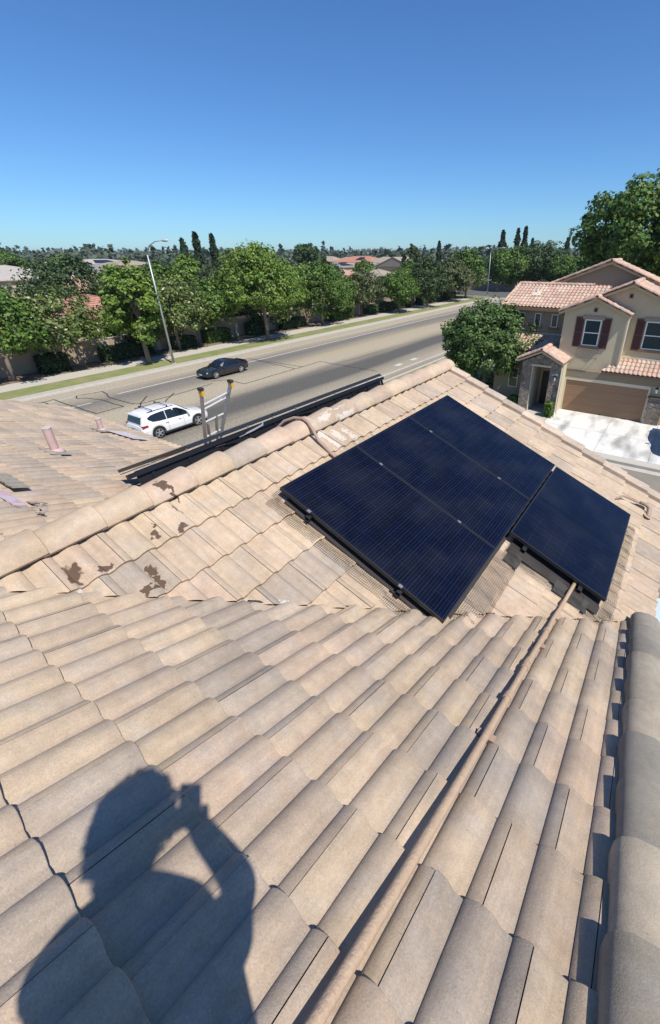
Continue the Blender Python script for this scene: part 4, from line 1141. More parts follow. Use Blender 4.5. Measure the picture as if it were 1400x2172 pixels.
suvP = dict(wr=.33, archw=.055,
    lower=[(-2.12, .74, .42, .70), (-2.08, .80, .34, .86), (-1.9, .85, .28, .93), (-1.2, .87, .24, .94), (0, .87, .23, .92), (.95, .87, .24, .88), (1.35, .86, .25, .86), (1.75, .82, .28, .80), (1.98, .74, .30, .72), (2.10, .60, .36, .58)],
    cabin=[(-2.04, .76, .60, .93, .96), (-1.86, .80, .66, .93, 1.40), (-1.6, .81, .67, .93, 1.49), (-.9, .82, .68, .92, 1.56), (-.1, .82, .68, .90, 1.57), (.22, .82, .66, .89, 1.52), (.70, .80, .66, .88, 1.18), (1.12, .76, .66, .88, .91)],
    side_glass=[[(-1.62, .55, .75), (-1.40, .22, .90), (-1.05, .14, .93), (-.62, .12, .94)], [(-.58, .12, .94), (.0, .11, .94), (.18, .11, .92)], [(.18, .11, .92), (.55, .12, .86), (.72, .13, .7), (.92, .2, .3)]],
    screen=(.22, 1.08), screen_z=.93, rear=(-1.86, -2.02), rear_z=1.02, wheels=(-1.23, 1.23),
    details=[('sill', M_plast, [((.80, -.9, .20), (.885, .9, .30))]), ('tail_light', M_tail, [((.66, -2.06, .80), (.845, -1.72, .93))]), ('bumper', M_plast, [((-.74, -2.15, .30), (.74, -1.98, .44)), ((-.6, 1.98, .28), (.6, 2.10, .40))]),
             ('number_plate', M_galv, [((-.2, -2.135, .62), (.2, -2.11, .74))]), ('roof_rail', M_plast, [((.60, -1.5, 1.53), (.625, -.0, 1.57))]),
             ('crossbar', M_plast, [((-.66, -1.25, 1.62), (.66, -1.21, 1.645)), ((-.66, -.35, 1.65), (.66, -.31, 1.675))]), ('rack_foot', M_plast, [((.60, -1.26, 1.54), (.64, -1.20, 1.63)), ((.60, -.36, 1.56), (.64, -.30, 1.66))]),
             ('mirror', None, [((.84, .62, .93), (1.0, .74, 1.06))]), ('head_light', M_head, [((.52, 1.80, .64), (.76, 1.96, .74))]), ('door_handle', M_alu, [((.87, -.75, .78), (.882, -.58, .80)), ((.87, .05, .77), (.882, .22, .79))]),
             ('door_seam', M_plast, [((.866, -.60, .32), (.873, -.592, .86)), ((.866, .35, .32), (.873, .358, .86))]), ('spoiler', None, [((-.62, -1.98, 1.38), (.62, -1.80, 1.44))])])
M_wpaint = paint('white_car_paint', (.78, .78, .77))
M_bpaint = paint('black_car_paint', (.010, .011, .014))
M_spaint = paint('silver_car_paint', (.30, .30, .30))
def fixd(P, m): 
    Q = dict(P); Q['details'] = [(a, b or m, c) for a, b, c in P['details']]; return Q
car('parked_car', 'white compact SUV with black roof bars on the road below the roof', 'car', (-24.25, 12.95, 0), 0, fixd(suvP, M_wpaint), M_wpaint)
cpP = dict(wr=.31, archw=.02, archm=M_bpaint,
    lower=[(-2.20, .66, .40, .74), (-2.12, .76, .30, .86), (-1.7, .83, .24, .88), (-1.25, .85, .20, .86), (0, .84, .18, .80), (.7, .83, .19, .80), (1.3, .83, .20, .77), (1.8, .78, .22, .70), (2.05, .70, .24, .62), (2.16, .55, .30, .50)],
    cabin=[(-1.95, .70, .55, .87, .89), (-1.35, .74, .56, .86, 1.10), (-.75, .76, .58, .83, 1.24), (-.2, .77, .60, .80, 1.27), (.15, .77, .58, .80, 1.22), (.55, .75, .56, .80, 1.02), (.98, .70, .56, .79, .81)],
    side_glass=[[(-1.25, .3, .5), (-.95, .15, .86), (-.62, .14, .90)], [(-.56, .14, .90), (-.1, .13, .92), (.18, .13, .88), (.5, .13, .6), (.66, .14, .3)]],
    screen=(.15, .95), screen_z=.83, rear=(-.75, -1.85), rear_z=.92, wheels=(-1.28, 1.28),
    details=[('tail_light', M_tail, [((.4, -2.2, .66), (.72, -2.10, .78))]), ('head_light', M_head, [((.5, 1.93, .52), (.72, 2.05, .62))]), ('number_plate', M_white, [((-.16, 2.145, .36), (.16, 2.165, .45))]),
             ('mirror', None, [((.80, .45, .82), (.95, .56, .92))]), ('spoiler', None, [((-.68, -2.12, .90), (.68, -1.92, .95))]), ('door_seam', M_plast, [((.84, .42, .28), (.848, .428, .76)), ((.84, -.72, .28), (.848, -.712, .78))]), ('grille', M_plast, [((-.35, 2.05, .48), (.35, 2.15, .58))])])
car('moving_car', 'black fastback coupe driving in the far lane', 'car', (-32.65, 23.05, 0), R(180), fixd(cpP, M_bpaint), M_bpaint)
car('parked_car', 'grey car on the driveway, cut by the right edge of the view', 'car', (1.45, 25.5, .145), R(180), fixd(suvP, M_spaint), M_spaint)

# ------------------------------------------------------------ street lamps
def lamp(x, y, h, ax, ay, label):
    t_ = thing('street_lamp', label, 'street lamp', (x, y, .12), 0, 'galvanised street lamps along the road')
    MB().tube([(0, 0, 0), (0, 0, .08)], .22, 10).build('base', M_kerb, t_)
    MB().tube([(0, 0, .08), (0, 0, h*.5), (0, 0, h-.3)], [.105, .085, .06], 12).build('pole', M_galv, t_, smooth=True)
    P_ = [(0, 0, h-.35), (ax*.06, ay*.06, h-.1), (ax*.25, ay*.25, h+.35), (ax*.6, ay*.6, h+.62), (ax, ay, h+.68)]
    MB().tube(P_, [.055, .05, .042, .035, .03], 8).build('arm', M_galv, t_, smooth=True)
    d_ = Vector((ax, ay, 0)).normalized()
    e = Vector(P_[-1]); MB().tube([e-d_*.05, e+d_*.1, e+d_*.55, e+d_*.72], [.04, .10, .12, .05], 8).build('lamp_head', mat('lamp_head_grey', (.50, .50, .48), .5), t_, smooth=True)
    MB().box((-.09, -.13, .9), (.09, -.09, 1.3)).build('hand_hole_cover', M_galv, t_)
lamp(-39.6, 22.9, 9.4, 2.35, .15, 'nearest tall grey street lamp leaning over the road behind the black coupe')
lamp(-42.0, 106, 9.4, 2.6, .1, 'street lamp at the far street corner, the middle one of three')
lamp(-44.8, 168, 9.2, -.6, -6.2, 'farthest street lamp with a long curved arm, behind the neighbouring roof')

# ------------------------------------------------------------ trees
def leaf_mat(name, rough=.55, trans=.22):
    m = bpy.data.materials.new(name); m.use_nodes = True
    n, l = m.node_tree.nodes, m.node_tree.links
    p = n['Principled BSDF']; p.inputs['Roughness'].default_value = rough; p.inputs['Specular IOR Level'].default_value = .3
    at = n.new('ShaderNodeAttribute'); at.attribute_name = 'tcol'; l.new(at.outputs['Color'], p.inputs['Base Color'])
    tr = n.new('ShaderNodeBsdfTranslucent'); l.new(at.outputs['Color'], tr.inputs['Color'])
    ms = n.new('ShaderNodeMixShader'); ms.inputs[0].default_value = trans
    l.new(p.outputs[0], ms.inputs[1]); l.new(tr.outputs[0], ms.inputs[2]); l.new(ms.outputs[0], n['Material Output'].inputs[0])
    return m
M_leaf = leaf_mat('foliage')
M_needle = leaf_mat('conifer_foliage', .7, .08)

def leaves_mesh(name, cent, outw, size, cols, colw, rng, elong=1.6, upb=.5):
    """one small leaf-cluster quad per centre; outw = outward direction used to orient it"""
    n = len(cent)
    nrm = outw*.9+rng.normal(0, .55, (n, 3)); nrm[:, 2] += upb
    nrm /= np.linalg.norm(nrm, axis=1)[:, None]
    t = rng.normal(0, 1, (n, 3)); t -= nrm*(t*nrm).sum(1)[:, None]; t /= np.linalg.norm(t, axis=1)[:, None]
    b = np.cross(nrm, t)
    s = size*rng.uniform(.6, 1.35, n)[:, None]
    a, c = t*s*elong/2, b*s/2
    V = np.empty((n, 4, 3)); V[:, 0] = cent-a; V[:, 1] = cent-c*1.0+a*.1; V[:, 2] = cent+a; V[:, 3] = cent+c+a*.1
    me = bpy.data.meshes.new(name)
    me.vertices.add(n*4); me.vertices.foreach_set('co', V.reshape(-1).astype(np.float32))
    me.loops.add(n*4); me.loops.foreach_set('vertex_index', np.arange(n*4, dtype=np.int32))
    me.polygons.add(n); me.polygons.foreach_set('loop_start', np.arange(0, n*4, 4, dtype=np.int32)); me.polygons.foreach_set('loop_total', np.full(n, 4, dtype=np.int32))
    me.update(calc_edges=True)
    k = rng.choice(len(cols), n, p=np.array(colw)/sum(colw))
    col = np.array(cols)[k]*rng.uniform(.75, 1.35, (n, 1))*1.12
    c4 = np.ones((n, 4)); c4[:, :3] = col
    set_tcol(me, c4)
    return me

def crown_pts(rng, rx, rz, zc_, nclump, per, cr, shape='round', fill=.45):
    cs = []
    lob = rng.normal(0, 1, (7, 3)); lob /= np.linalg.norm(lob, axis=1)[:, None]; amp = rng.uniform(-.22, .26, 7)
    while len(cs) < nclump:
        d = rng.normal(0, 1, 3); d /= np.linalg.norm(d)
        if d[2] < -.55 and rng.random() < .7: continue
        r = rng.uniform(fill, 1)**.5
        r *= 1+sum(a*max(0, d@q)**2 for a, q in zip(amp, lob))
        p = d*r
        if shape == 'oval': p[:2] *= 1-.25*max(0, p[2])
        if shape == 'flat': p[2] = p[2] if p[2] > 0 else p[2]*.6
        cs.append(p*np.array([rx, rx, rz])+np.array([0, 0, zc_]))
    cs = np.array(cs)
    n = nclump*per
    k = np.repeat(np.arange(nclump), per)
    d = rng.normal(0, 1, (n, 3)); d /= np.linalg.norm(d, axis=1)[:, None]
    rad = cr*rng.uniform(.55, 1.45, nclump)[k]*rng.uniform(.25, 1, n)**.5
    pts = cs[k]+d*rad[:, None]*np.array([1, 1, .75])
    ow = d*.7+(pts-np.array([0, 0, zc_]))/max(rx, rz)*.6
    return pts, ow, cs

def trunk_obj(parent, h, r, cs, rng, m=M_trunk, nl=7, fork=.45, lean=.15):
    mb = MB()
    top = h*.80
    P_ = [(0, 0, -.1), (rng.uniform(-lean, lean)*.4, rng.uniform(-lean, lean)*.4, h*.2), (rng.uniform(-lean, lean), rng.uniform(-lean, lean), h*fork), (rng.uniform(-lean, lean), rng.uniform(-lean, lean), top)]
    mb.tube(P_, [r*1.25, r, r*.75, r*.2], 8)
    f = Vector(P_[2])
    for i in range(nl):
        c = Vector(cs[rng.integers(len(cs))])
        s = f*(1-i/nl*.4)+Vector(P_[1])*(i/nl*.4) if i % 2 else f+(Vector(P_[3])-f)*(i/nl*.6)
        mid = (s+c)/2+Vector((0, 0, .1*h*rng.uniform(.2, 1)))
        mb.tube([s, mid, c], [r*.42, r*.26, r*.07], 5)
    return mb.build('trunk', m, parent, smooth=True, fix=False)

KIND = dict(
    green=([(.075, .140, .024), (.052, .105, .020), (.115, .175, .032)], [5, 3, 3]),
    bright=([(.120, .195, .032), (.085, .150, .026), (.160, .220, .040)], [5, 3, 3]),
    flower=([(.100, .145, .034), (.075, .115, .028), (.150, .180, .055), (.42, .38, .28)], [5, 4, 3, .8]),
    dark=([(.045, .080, .026), (.033, .060, .022), (.075, .115, .038)], [5, 4, 2]),
    mottled=([(.060, .085, .028), (.095, .12, .045), (.16, .16, .09)], [5, 4, 1.4]),
    glossy=([(.070, .125, .030), (.048, .092, .024), (.120, .180, .050)], [5, 4, 3]),
    olive=([(.060, .085, .034), (.085, .105, .042), (.045, .065, .028)], [5, 3, 3]),
    yellow=([(.24, .27, .03), (.15, .21, .03), (.32, .31, .04)], [5, 5, 2]),
)
CACHE = {}
def tree(name, label, cat, x, y, h, r, kind='green', shape='round', base=None, seed=1, z=.1, n=95, per=62, leaf=.19, group=None, cr=.17, trunk_r=None, fill=.4, upb=.5):
    rng = np.random.default_rng(seed)
    t_ = thing(name, label, cat, (x, y, z), 0, group)
    if name in ('street_tree', 'flowering_tree', 'roadside_tree'): r *= 1.12; n = int(n*1.5); base = (base or h*.3)*.72
    base = h*.30 if base is None else base
    rz = (h-base)/2; zc_ = base+rz
    pts, ow, cs = crown_pts(rng, r*.92, rz*.93, zc_, n, per, r*cr*1.25, shape, fill)
    cols, w = KIND[kind]
    me = leaves_mesh('crown', pts, ow, leaf, cols, w, rng, upb=upb)
    link('crown', me, M_leaf, t_)
    trunk_obj(t_, h, trunk_r or (.07+.012*h), cs, rng)
    return t_
def conifer(label, x, y, h, r, seed, group=None, z=0, dark=1.0):
    rng = np.random.default_rng(seed)
    t_ = thing('conifer_tree', label, 'conifer', (x, y, z), 0, group)
    n = 2600
    u = rng.uniform(0, 1, n)**.75
    zz = h*(.10+.9*u); env = r*(1-u)**.75*(.72+.28*np.sin(zz*5.0/h*6+rng.uniform(0, 6)))+.10
    a = rng.uniform(0, 2*np.pi, n); br = 1+.25*np.sin(a*5+zz*2.3)
    q = env*br*rng.uniform(.35, 1, n)**.5
    pts = np.stack([q*np.cos(a), q*np.sin(a), zz-.12*q], 1)
    ow = np.stack([np.cos(a), np.sin(a), np.full(n, .2)], 1)
    me = leaves_mesh('crown', pts, ow, .42*(h/12), [(.022*dark, .043*dark, .020*dark), (.034*dark, .060*dark, .028*dark), (.016*dark, .030*dark, .016*dark)], [5, 3, 4], rng, elong=2.0, upb=.2)
    link('crown', me, M_needle, t_)
    MB().tube([(0, 0, -.1), (0, 0, h*.5), (0, 0, h*.96)], [.25, .15, .03], 7).build('trunk', M_trunk, t_)
    return t_

tree('street_tree', 'broad shrubby tree at the left picture edge by the block wall', 'tree', -45.0, 12.3, 7.3, 3.3, 'green', 'flat', base=1.0, seed=11)
tree('flowering_tree', 'wide olive flowering tree spreading over the block wall at left', 'tree', -45.4, 15.9, 6.1, 3.2, 'flower', 'flat', base=1.5, seed=12, n=120, leaf=.17)
tree('street_tree', 'bright leafy tree with a pale leaning trunk left of the nearest street lamp', 'tree', -41.4, 21.6, 8.9, 2.3, 'bright', 'oval', base=2.1, seed=13, n=100)
tree('garden_tree', 'big round dark tree behind the wall in front of the pale roofs at left', 'tree', -74, 30.2, 9.2, 5.6, 'dark', 'round', base=1.0, seed=14, z=0, n=130, leaf=.26)
tree('flowering_tree', 'flowering tree with whitish blossom just right of the nearest street lamp', 'tree', -45.2, 27.2, 7.0, 3.2, 'flower', 'round', base=2.0, seed=15, n=110, leaf=.18)
tree('garden_tree', 'grey-green feathery tree behind the block wall right of the blossom tree', 'tree', -50.5, 37.5, 8.2, 3.6, 'olive', 'oval', base=1.6, seed=16, z=0, n=120, leaf=.20)
tree('street_tree', 'tallest street tree, full green crown with a pale trunk in the verge', 'tree', -41.4, 36.2, 10.4, 3.8, 'bright', 'oval', base=2.6, seed=17, n=150, per=66)
tree('street_tree', 'leafy green tree by the wall just right of the tallest street tree', 'tree', -45.6, 43.6, 8.2, 2.9, 'bright', 'round', base=2.0, seed=18)
tree('street_tree', 'full green verge tree at the middle of the row by a clipped hedge', 'tree', -43.8, 48.6, 8.2, 3.4, 'green', 'oval', base=2.0, seed=19)
tree('flowering_tree', 'low whitish flowering tree in front of the pink hipped roof', 'tree', -45.5, 60.2, 6.8, 3.3, 'mottled', 'round', base=1.5, seed=20, leaf=.2)
tree('street_tree', 'neat round green verge tree in front of the tan hipped roof', 'tree', -42.4, 66.9, 6.7, 3.1, 'green', 'round', base=1.7, seed=21, leaf=.2)
tree('street_tree', 'dark green verge tree just beyond the neat round one', 'tree', -42.0, 76.2, 8.4, 3.5, 'dark', 'oval', base=1.8, seed=22, leaf=.22)
tree('street_tree', 'mottled verge tree near the far end of the row', 'tree', -43.0, 88.5, 8.6, 3.4, 'mottled', 'oval', base=1.8, seed=23, leaf=.24)
tree('street_tree', 'last green verge tree before the far street corner', 'tree', -43.6, 97.0, 10.2, 4.0, 'green', 'oval', base=1.8, seed=24, leaf=.27)
tree('roadside_tree', 'big dark tree beyond the cross street left of the middle lamp', 'tree', -43.5, 124, 10.6, 6.2, 'green', 'round', base=1.4, seed=25, leaf=.34, z=0, n=120)
tree('roadside_tree', 'big dark tree beyond the cross street behind the middle lamp', 'tree', -36.6, 128, 10.6, 5.6, 'dark', 'round', base=1.6, seed=26, leaf=.34, z=0, n=120)
tree('roadside_tree', 'green tree beyond the cross street left of the farthest lamp', 'tree', -38, 145, 9.4, 5.0, 'bright', 'round', base=1.8, seed=27, leaf=.36, z=0)
tree('roadside_tree', 'green tree behind the low ridge of the neighbouring house', 'tree', -29, 126, 8.6, 4.5, 'green', 'round', base=1.5, seed=28, leaf=.32, z=0)
tree('roadside_tree', 'green tree just left of the big tree over the neighbouring house', 'tree', -22, 120, 9.0, 4.6, 'green', 'round', base=1.5, seed=29, leaf=.32, z=0)
tree('roadside_tree', 'small green tree between two bigger ones above the terracotta ridge', 'tree', -26, 132, 8.4, 4.2, 'bright', 'round', base=1.5, seed=30, leaf=.32, z=0)
tree('garden_tree', 'light green rounded tree behind the nearest lamp pole', 'tree', -60, 39.6, 9.1, 2.7, 'bright', 'round', base=2, seed=31, z=0, leaf=.24)
tree('garden_tree', 'smaller light green tree left of the rounded one behind the lamp', 'tree', -62, 36.0, 8.6, 2.3, 'green', 'round', base=2, seed=32, z=0, leaf=.24)
tree('garden_tree', 'tall dark spreading tree on the skyline near the middle of the row', 'tree', -100, 108, 12.5, 4.6, 'dark', 'round', base=3, seed=33, z=0, leaf=.5)
tree('garden_tree', 'olive green tree on the skyline right of the two slim conifers', 'tree', -88, 72, 10.6, 4.6, 'mottled', 'round', base=2, seed=34, z=0, leaf=.42)
tree('garden_tree', 'purplish dark upright tree in front of the gabled tan house', 'tree', -78, 131, 11.8, 3.0, 'olive', 'oval', base=1, seed=35, z=0, leaf=.4)
tree('garden_tree', 'green tree at the left picture edge above the pale roof', 'tree', -190, 62, 10.8, 6.5, 'green', 'round', base=2, seed=36, z=0, leaf=.4)
big = tree('shade_tree', 'huge dark feathery tree rising behind the neighbouring house at right', 'tree', -4.4, 70, 16.4, 9.4, 'green', 'round', base=2.6, seed=41, z=0, n=520, per=80, leaf=.34, cr=.10, fill=.25)
tree('shade_tree', 'yellow-green drooping tree in front of the huge dark one at right', 'tree', .6, 61, 13.0, 5.6, 'yellow', 'round', base=2.0, seed=42, z=0, n=220, per=70, leaf=.24, cr=.12)
tree('garden_tree', 'dense glossy round tree beside the stone entry of the neighbouring house', 'tree', -11.3, 29.4, 6.15, 3.35, 'glossy', 'round', base=.9, seed=43, z=.1, n=330, per=95, leaf=.125, cr=.13, fill=.35)
# fillers between the houses behind the wall
rnd = random.Random(77)
tree('street_tree', 'green tree at the wall between the blossom tree and the feathery grey-green one', 'tree', -45.6, 32.3, 6.8, 2.7, 'green', 'round', base=1.6, seed=51)
tree('street_tree', 'low dark green tree at the wall under the tallest street tree', 'tree', -45.9, 39.6, 6.6, 2.7, 'dark', 'round', base=1.5, seed=52)
tree('street_tree', 'green tree over the clipped hedge at the middle of the row', 'tree', -45.9, 54.0, 6.6, 2.9, 'green', 'round', base=1.6, seed=53)
tree('street_tree', 'dark green tree at the wall just behind the bright leaning-trunk tree', 'tree', -45.8, 24.6, 6.0, 2.4, 'dark', 'round', base=1.5, seed=54)
tree('street_tree', 'green tree at the wall beside the mottled verge tree', 'tree', -45.8, 82.5, 7.4, 3.2, 'green', 'round', base=1.6, seed=55, leaf=.24)
FILL = [(-55, 46.5, 8.6, 2.4), (-52, 54.6, 8.7, 2.7), (-50, 74.5, 6.4, 2.3), (-60, 57, 8.9, 2.8), (-60, 70, 5.6, 2.8), (-75, 38.5, 8.8, 2.8), (-55, 17, 6.4, 2.8), (-49, 58, 5.9, 1.9), (-60, 100, 7, 3), (-52, 88, 7.5, 3),
        (-54, 32, 4.6, 2.0), (-57, 63, 6.0, 2.8), (-70, 50, 8.4, 3), (-72, 84, 7.4, 3.2), (-68, 112, 8.2, 3.4), (-52, 108, 8.6, 3.6), (-58, 120, 8.8, 3.8), (-84, 97, 8.2, 3.4), (-96, 76, 9.0, 3.6), (-88, 120, 8.4, 3.6),
        (-56, 12, 6.5, 3), (-205, 84, 9.6, 5), (-104, 62, 9.0, 3.4), (-50, 10, 6.6, 2.8), (-50.5, 22.5, 4.2, 1.8), (-51, 67, 6, 2.4), (-49.5, 81, 6.8, 2.6), (-50, 95, 7.6, 3)]
FLAB = '''green tree behind the wall between the tallest street tree and the next
round light tree over the wall right of the tallest street tree
small dark tree against the wall behind the neat round verge tree
mottled tree in the yard of the tiled house behind the tallest street tree
low green tree left of the house with pink hipped roof
green skyline tree left of the smaller light green rounded one
light green low tree over the wall at the left picture edge
dark little tree behind the low whitish flowering tree
mottled tree behind the dark hedge on the far stretch of wall
green tree over the wall near the far end of the row
green yard tree right behind the blossom tree
light green low tree in front of the house with pink hipped roof
dark tree in front of the skyline left of the tallest street tree
mottled tree between the tan hipped roof and the block wall
green tree beyond the far end of the block wall
another green tree by the cross street behind the last verge tree
light green tree beyond the cross street left of the big dark one
dark tree behind the house with pink hipped roof
mottled tree below the olive skyline tree
green tree left of the purplish upright tree
green bushy tree behind the broad shrubby tree at the left edge
light green tree behind the big round dark tree at left
dark tree right behind the salmon gabled roof
mottled small tree over the wall at the far left edge
green sapling against the wall left of the nearest lamp
green tree just over the wall behind the low whitish flowering tree
light green tree over the wall behind the dark verge tree
dark tree over the wall behind the mottled verge tree'''.split('\n')
for i, (x, y, h, r) in enumerate(FILL):
    k = ['green', 'bright', 'dark', 'mottled', 'green'][i % 5]
    d_ = math.hypot(x, y)
    tree('garden_tree', FLAB[i], 'tree', x, y, h*.90, r*1.15, k, 'round', base=1.2, seed=100+i, z=0, n=60, per=46, leaf=.20+d_*.0020, group='trees among the houses behind the wall')
conifer('left one of the two tall slim dark conifers above the lamp', -75, 52.6, 12.4, 1.5, 61)
conifer('right one of the two tall slim dark conifers above the lamp', -75, 55.9, 12.2, 1.5, 62)
conifer('thin pale conifer left of the two tall dark ones', -90, 59.9, 11.9, 1.5, 63, dark=1.5)
conifer('slim conifer standing over the right half of the tree row', -75, 143.3, 12.6, 1.9, 64)
conifer('broad-based conifer on the skyline left of the paired conifers at right', -60, 161.3, 15.8, 3.0, 65)
conifer('left one of the paired tall conifers over the cross street', -55, 161.8, 16.2, 2.3, 66)
conifer('right one of the paired tall conifers over the cross street', -53.3, 164.5, 16.8, 2.2, 67)
conifer('short conifer just right of the paired tall conifers', -60, 195, 14.2, 2.6, 68)
conifer('lone conifer on the skyline left of the huge tree', -50, 210.8, 14.6, 3.0, 69)

# shrubs, hedges
def hedge(name, label, x0, y0, x1, y1, h, kind, seed, leaf=.13, dens=150, cat='hedge'):
    rng = np.random.default_rng(seed)
    t_ = thing(name, label, cat, ((x0+x1)/2, (y0+y1)/2, .1))
    lx, ly = abs(x1-x0)/2, abs(y1-y0)/2
    n = int(dens*(lx*ly*4+(lx+ly)*4*h))
    p = rng.uniform(-1, 1, (n, 3)); f = rng.integers(0, 5, n)
    for i, (ax, s) in enumerate(((0, 1), (0, -1), (1, 1), (1, -1), (2, 1))):
        p[f == i, ax] = s*rng.uniform(.82, 1.04, (f == i).sum())
    rr_ = np.linalg.norm(p[:, :2], axis=1); sh = 1-.10*np.maximum(0, rr_-1)-.05*np.sin(p[:, 1]*5+seed)
    pts = np.stack([p[:, 0]*lx*sh, p[:, 1]*ly*sh, (p[:, 2]*.5+.5)*h*(1-.08*np.maximum(0, rr_-.8))], 1)
    cols, w = KIND[kind]
    link('foliage', leaves_mesh('foliage', pts, p*.9, leaf, cols, w, rng), M_leaf, t_)
    MB().box((-lx*.75, -ly*.8, 0), (lx*.75, ly*.8, h*.8)).build('branches', mat('hedge_core', (.02, .024, .012), .95), t_)
hedge('hedge', 'long dark clipped hedge at the block wall left of the nearest lamp', -46.6, 19.6, -45.3, 24.6, 1.35, 'dark', 1)
hedge('hedge', 'bright green clipped hedge at the wall right of the nearest lamp', -46.7, 31.0, -45.3, 34.2, 1.4, 'bright', 2)
hedge('shrub', 'rounded dark shrub at the wall under the tallest street tree', -46.6, 37.2, -45.2, 39.6, 1.5, 'dark', 3, cat='shrub')
hedge('hedge', 'clipped hedge by the pavement at the middle of the tree row', -46.5, 52.8, -44.9, 57.6, 1.5, 'green', 4)
hedge('shrub', 'dark round shrub at the wall under the wide flowering tree', -46.7, 14.6, -45.0, 16.6, 1.5, 'dark', 5, cat='shrub')
hedge('shrub', 'dark shrub at the wall just behind the nearest lamp foot', -46.6, 26.8, -45.3, 29.4, 1.2, 'dark', 6, cat='shrub')
hedge('shrub', 'dark shrubs under the leafy tree right of the tallest street tree', -46.5, 42.6, -45.2, 46.8, 1.3, 'dark', 7, cat='shrub')
hedge('hedge', 'dark hedge along the far stretch of the wall', -46.6, 62, -45.2, 76, 1.4, 'dark', 8, dens=70, leaf=.18)
hedge('hedge', 'dark hedge near the far end of the wall', -46.6, 80, -45.2, 96, 1.4, 'dark', 9, dens=60, leaf=.2)
hedge('shrub', 'small leafy shrub at the foot of the right stone pillar of the entry', -6.05, 26.25, -5.6, 26.75, .95, 'green', 10, leaf=.08, dens=500, cat='shrub')
hedge('shrub', 'low green shrub left of the stone entry by the window', -8.7, 27.2, -8.1, 27.9, .7, 'bright', 11, leaf=.08, dens=400, cat='shrub')
# block wall with pilasters and cap
bw = thing('block_wall', 'tan block wall behind the far pavement', 'wall')
MB().box((-47.2, -40, 0), (-47.0, 99, 2.0)).build('wall_face', mat('split_face_block', (.40, .31, .22), .95, noise=(1.2, .6, (.33, .25, .175)), bump=(9, .8)), bw)
MB().box((-47.25, -40, 2.0), (-46.95, 99, 2.08)).build('coping', M_kerb, bw)
for i in range(22):
    MB().box((-47.32, -10+i*5.1, 0), (-46.88, -9.55+i*5.1, 2.2)).build('pilaster', M_kerb, bw)
bw2 = thing('block_wall', 'pale wall and gate pillars beyond the cross street', 'wall')
MB().box((-60, 122.6, 0), (-41, 122.9, 1.9)).build('wall_face', mat('pale_wall', (.30, .25, .19), .9, noise=(.8, .5, (.22, .19, .15))), bw2)
for x in (-34.4, -32.6): MB().box((x, 126, 0), (x+.9, 126.8, 3.0)).build('pillar', mat('pale_pillar', (.50, .46, .39), .85), bw2)
MB().box((-35.2, 125.9, 2.6), (-33.2, 126.9, 3.0)).build('pillar_cap', M_cream, bw2)

# ------------------------------------------------------------ houses beyond the wall
def rtile(name, c1, c2):
    m = bpy.data.materials.new(name); m.use_nodes = True
    n, l = m.node_tree.nodes, m.node_tree.links; p = n['Principled BSDF']; p.inputs['Roughness'].default_value = .9
    tc = n.new('ShaderNodeTexCoord'); br = n.new('ShaderNodeTexBrick'); br.inputs['Scale'].default_value = 1.0
    br.inputs['Color1'].default_value = (*c1, 1); br.inputs['Color2'].default_value = (*c2, 1); br.inputs['Mortar'].default_value = tuple(v*.55 for v in c1)+(1,)
    br.inputs['Mortar Size'].default_value = .035; br.inputs['Brick Width'].default_value = .5; br.inputs['Row Height'].default_value = .17
    cb = n.new('ShaderNodeCombineXYZ'); sp = n.new('ShaderNodeSeparateXYZ'); l.new(tc.outputs['Object'], sp.inputs[0])
    l.new(mathn(n, l, 'ADD', sp.outputs[0], sp.outputs[1]), cb.inputs[0]); l.new(sp.outputs[2], cb.inputs[1]); l.new(cb.outputs[0], br.inputs['Vector'])
    l.new(br.outputs['Color'], p.inputs['Base Color'])
    return m
RT = dict(red=rtile('far_tile_red', (.42, .19, .13), (.50, .27, .19)), salmon=rtile('far_tile_salmon', (.52, .29, .20), (.56, .35, .25)), tan=rtile('far_tile_tan', (.36, .30, .235), (.42, .35, .27)),
          grey=rtile('far_tile_grey', (.27, .255, .235), (.33, .31, .28)), pale=rtile('far_tile_pale', (.46, .42, .37), (.52, .48, .42)), orange=rtile('far_tile_orange', (.50, .21, .135), (.54, .27, .18)), pink=rtile('far_tile_pink', (.46, .31, .25), (.50, .36, .29)))
M_hw = mat('far_stucco', (.46, .38, .27), .9, noise=(.4, .5, (.38, .31, .22)))
HS = []
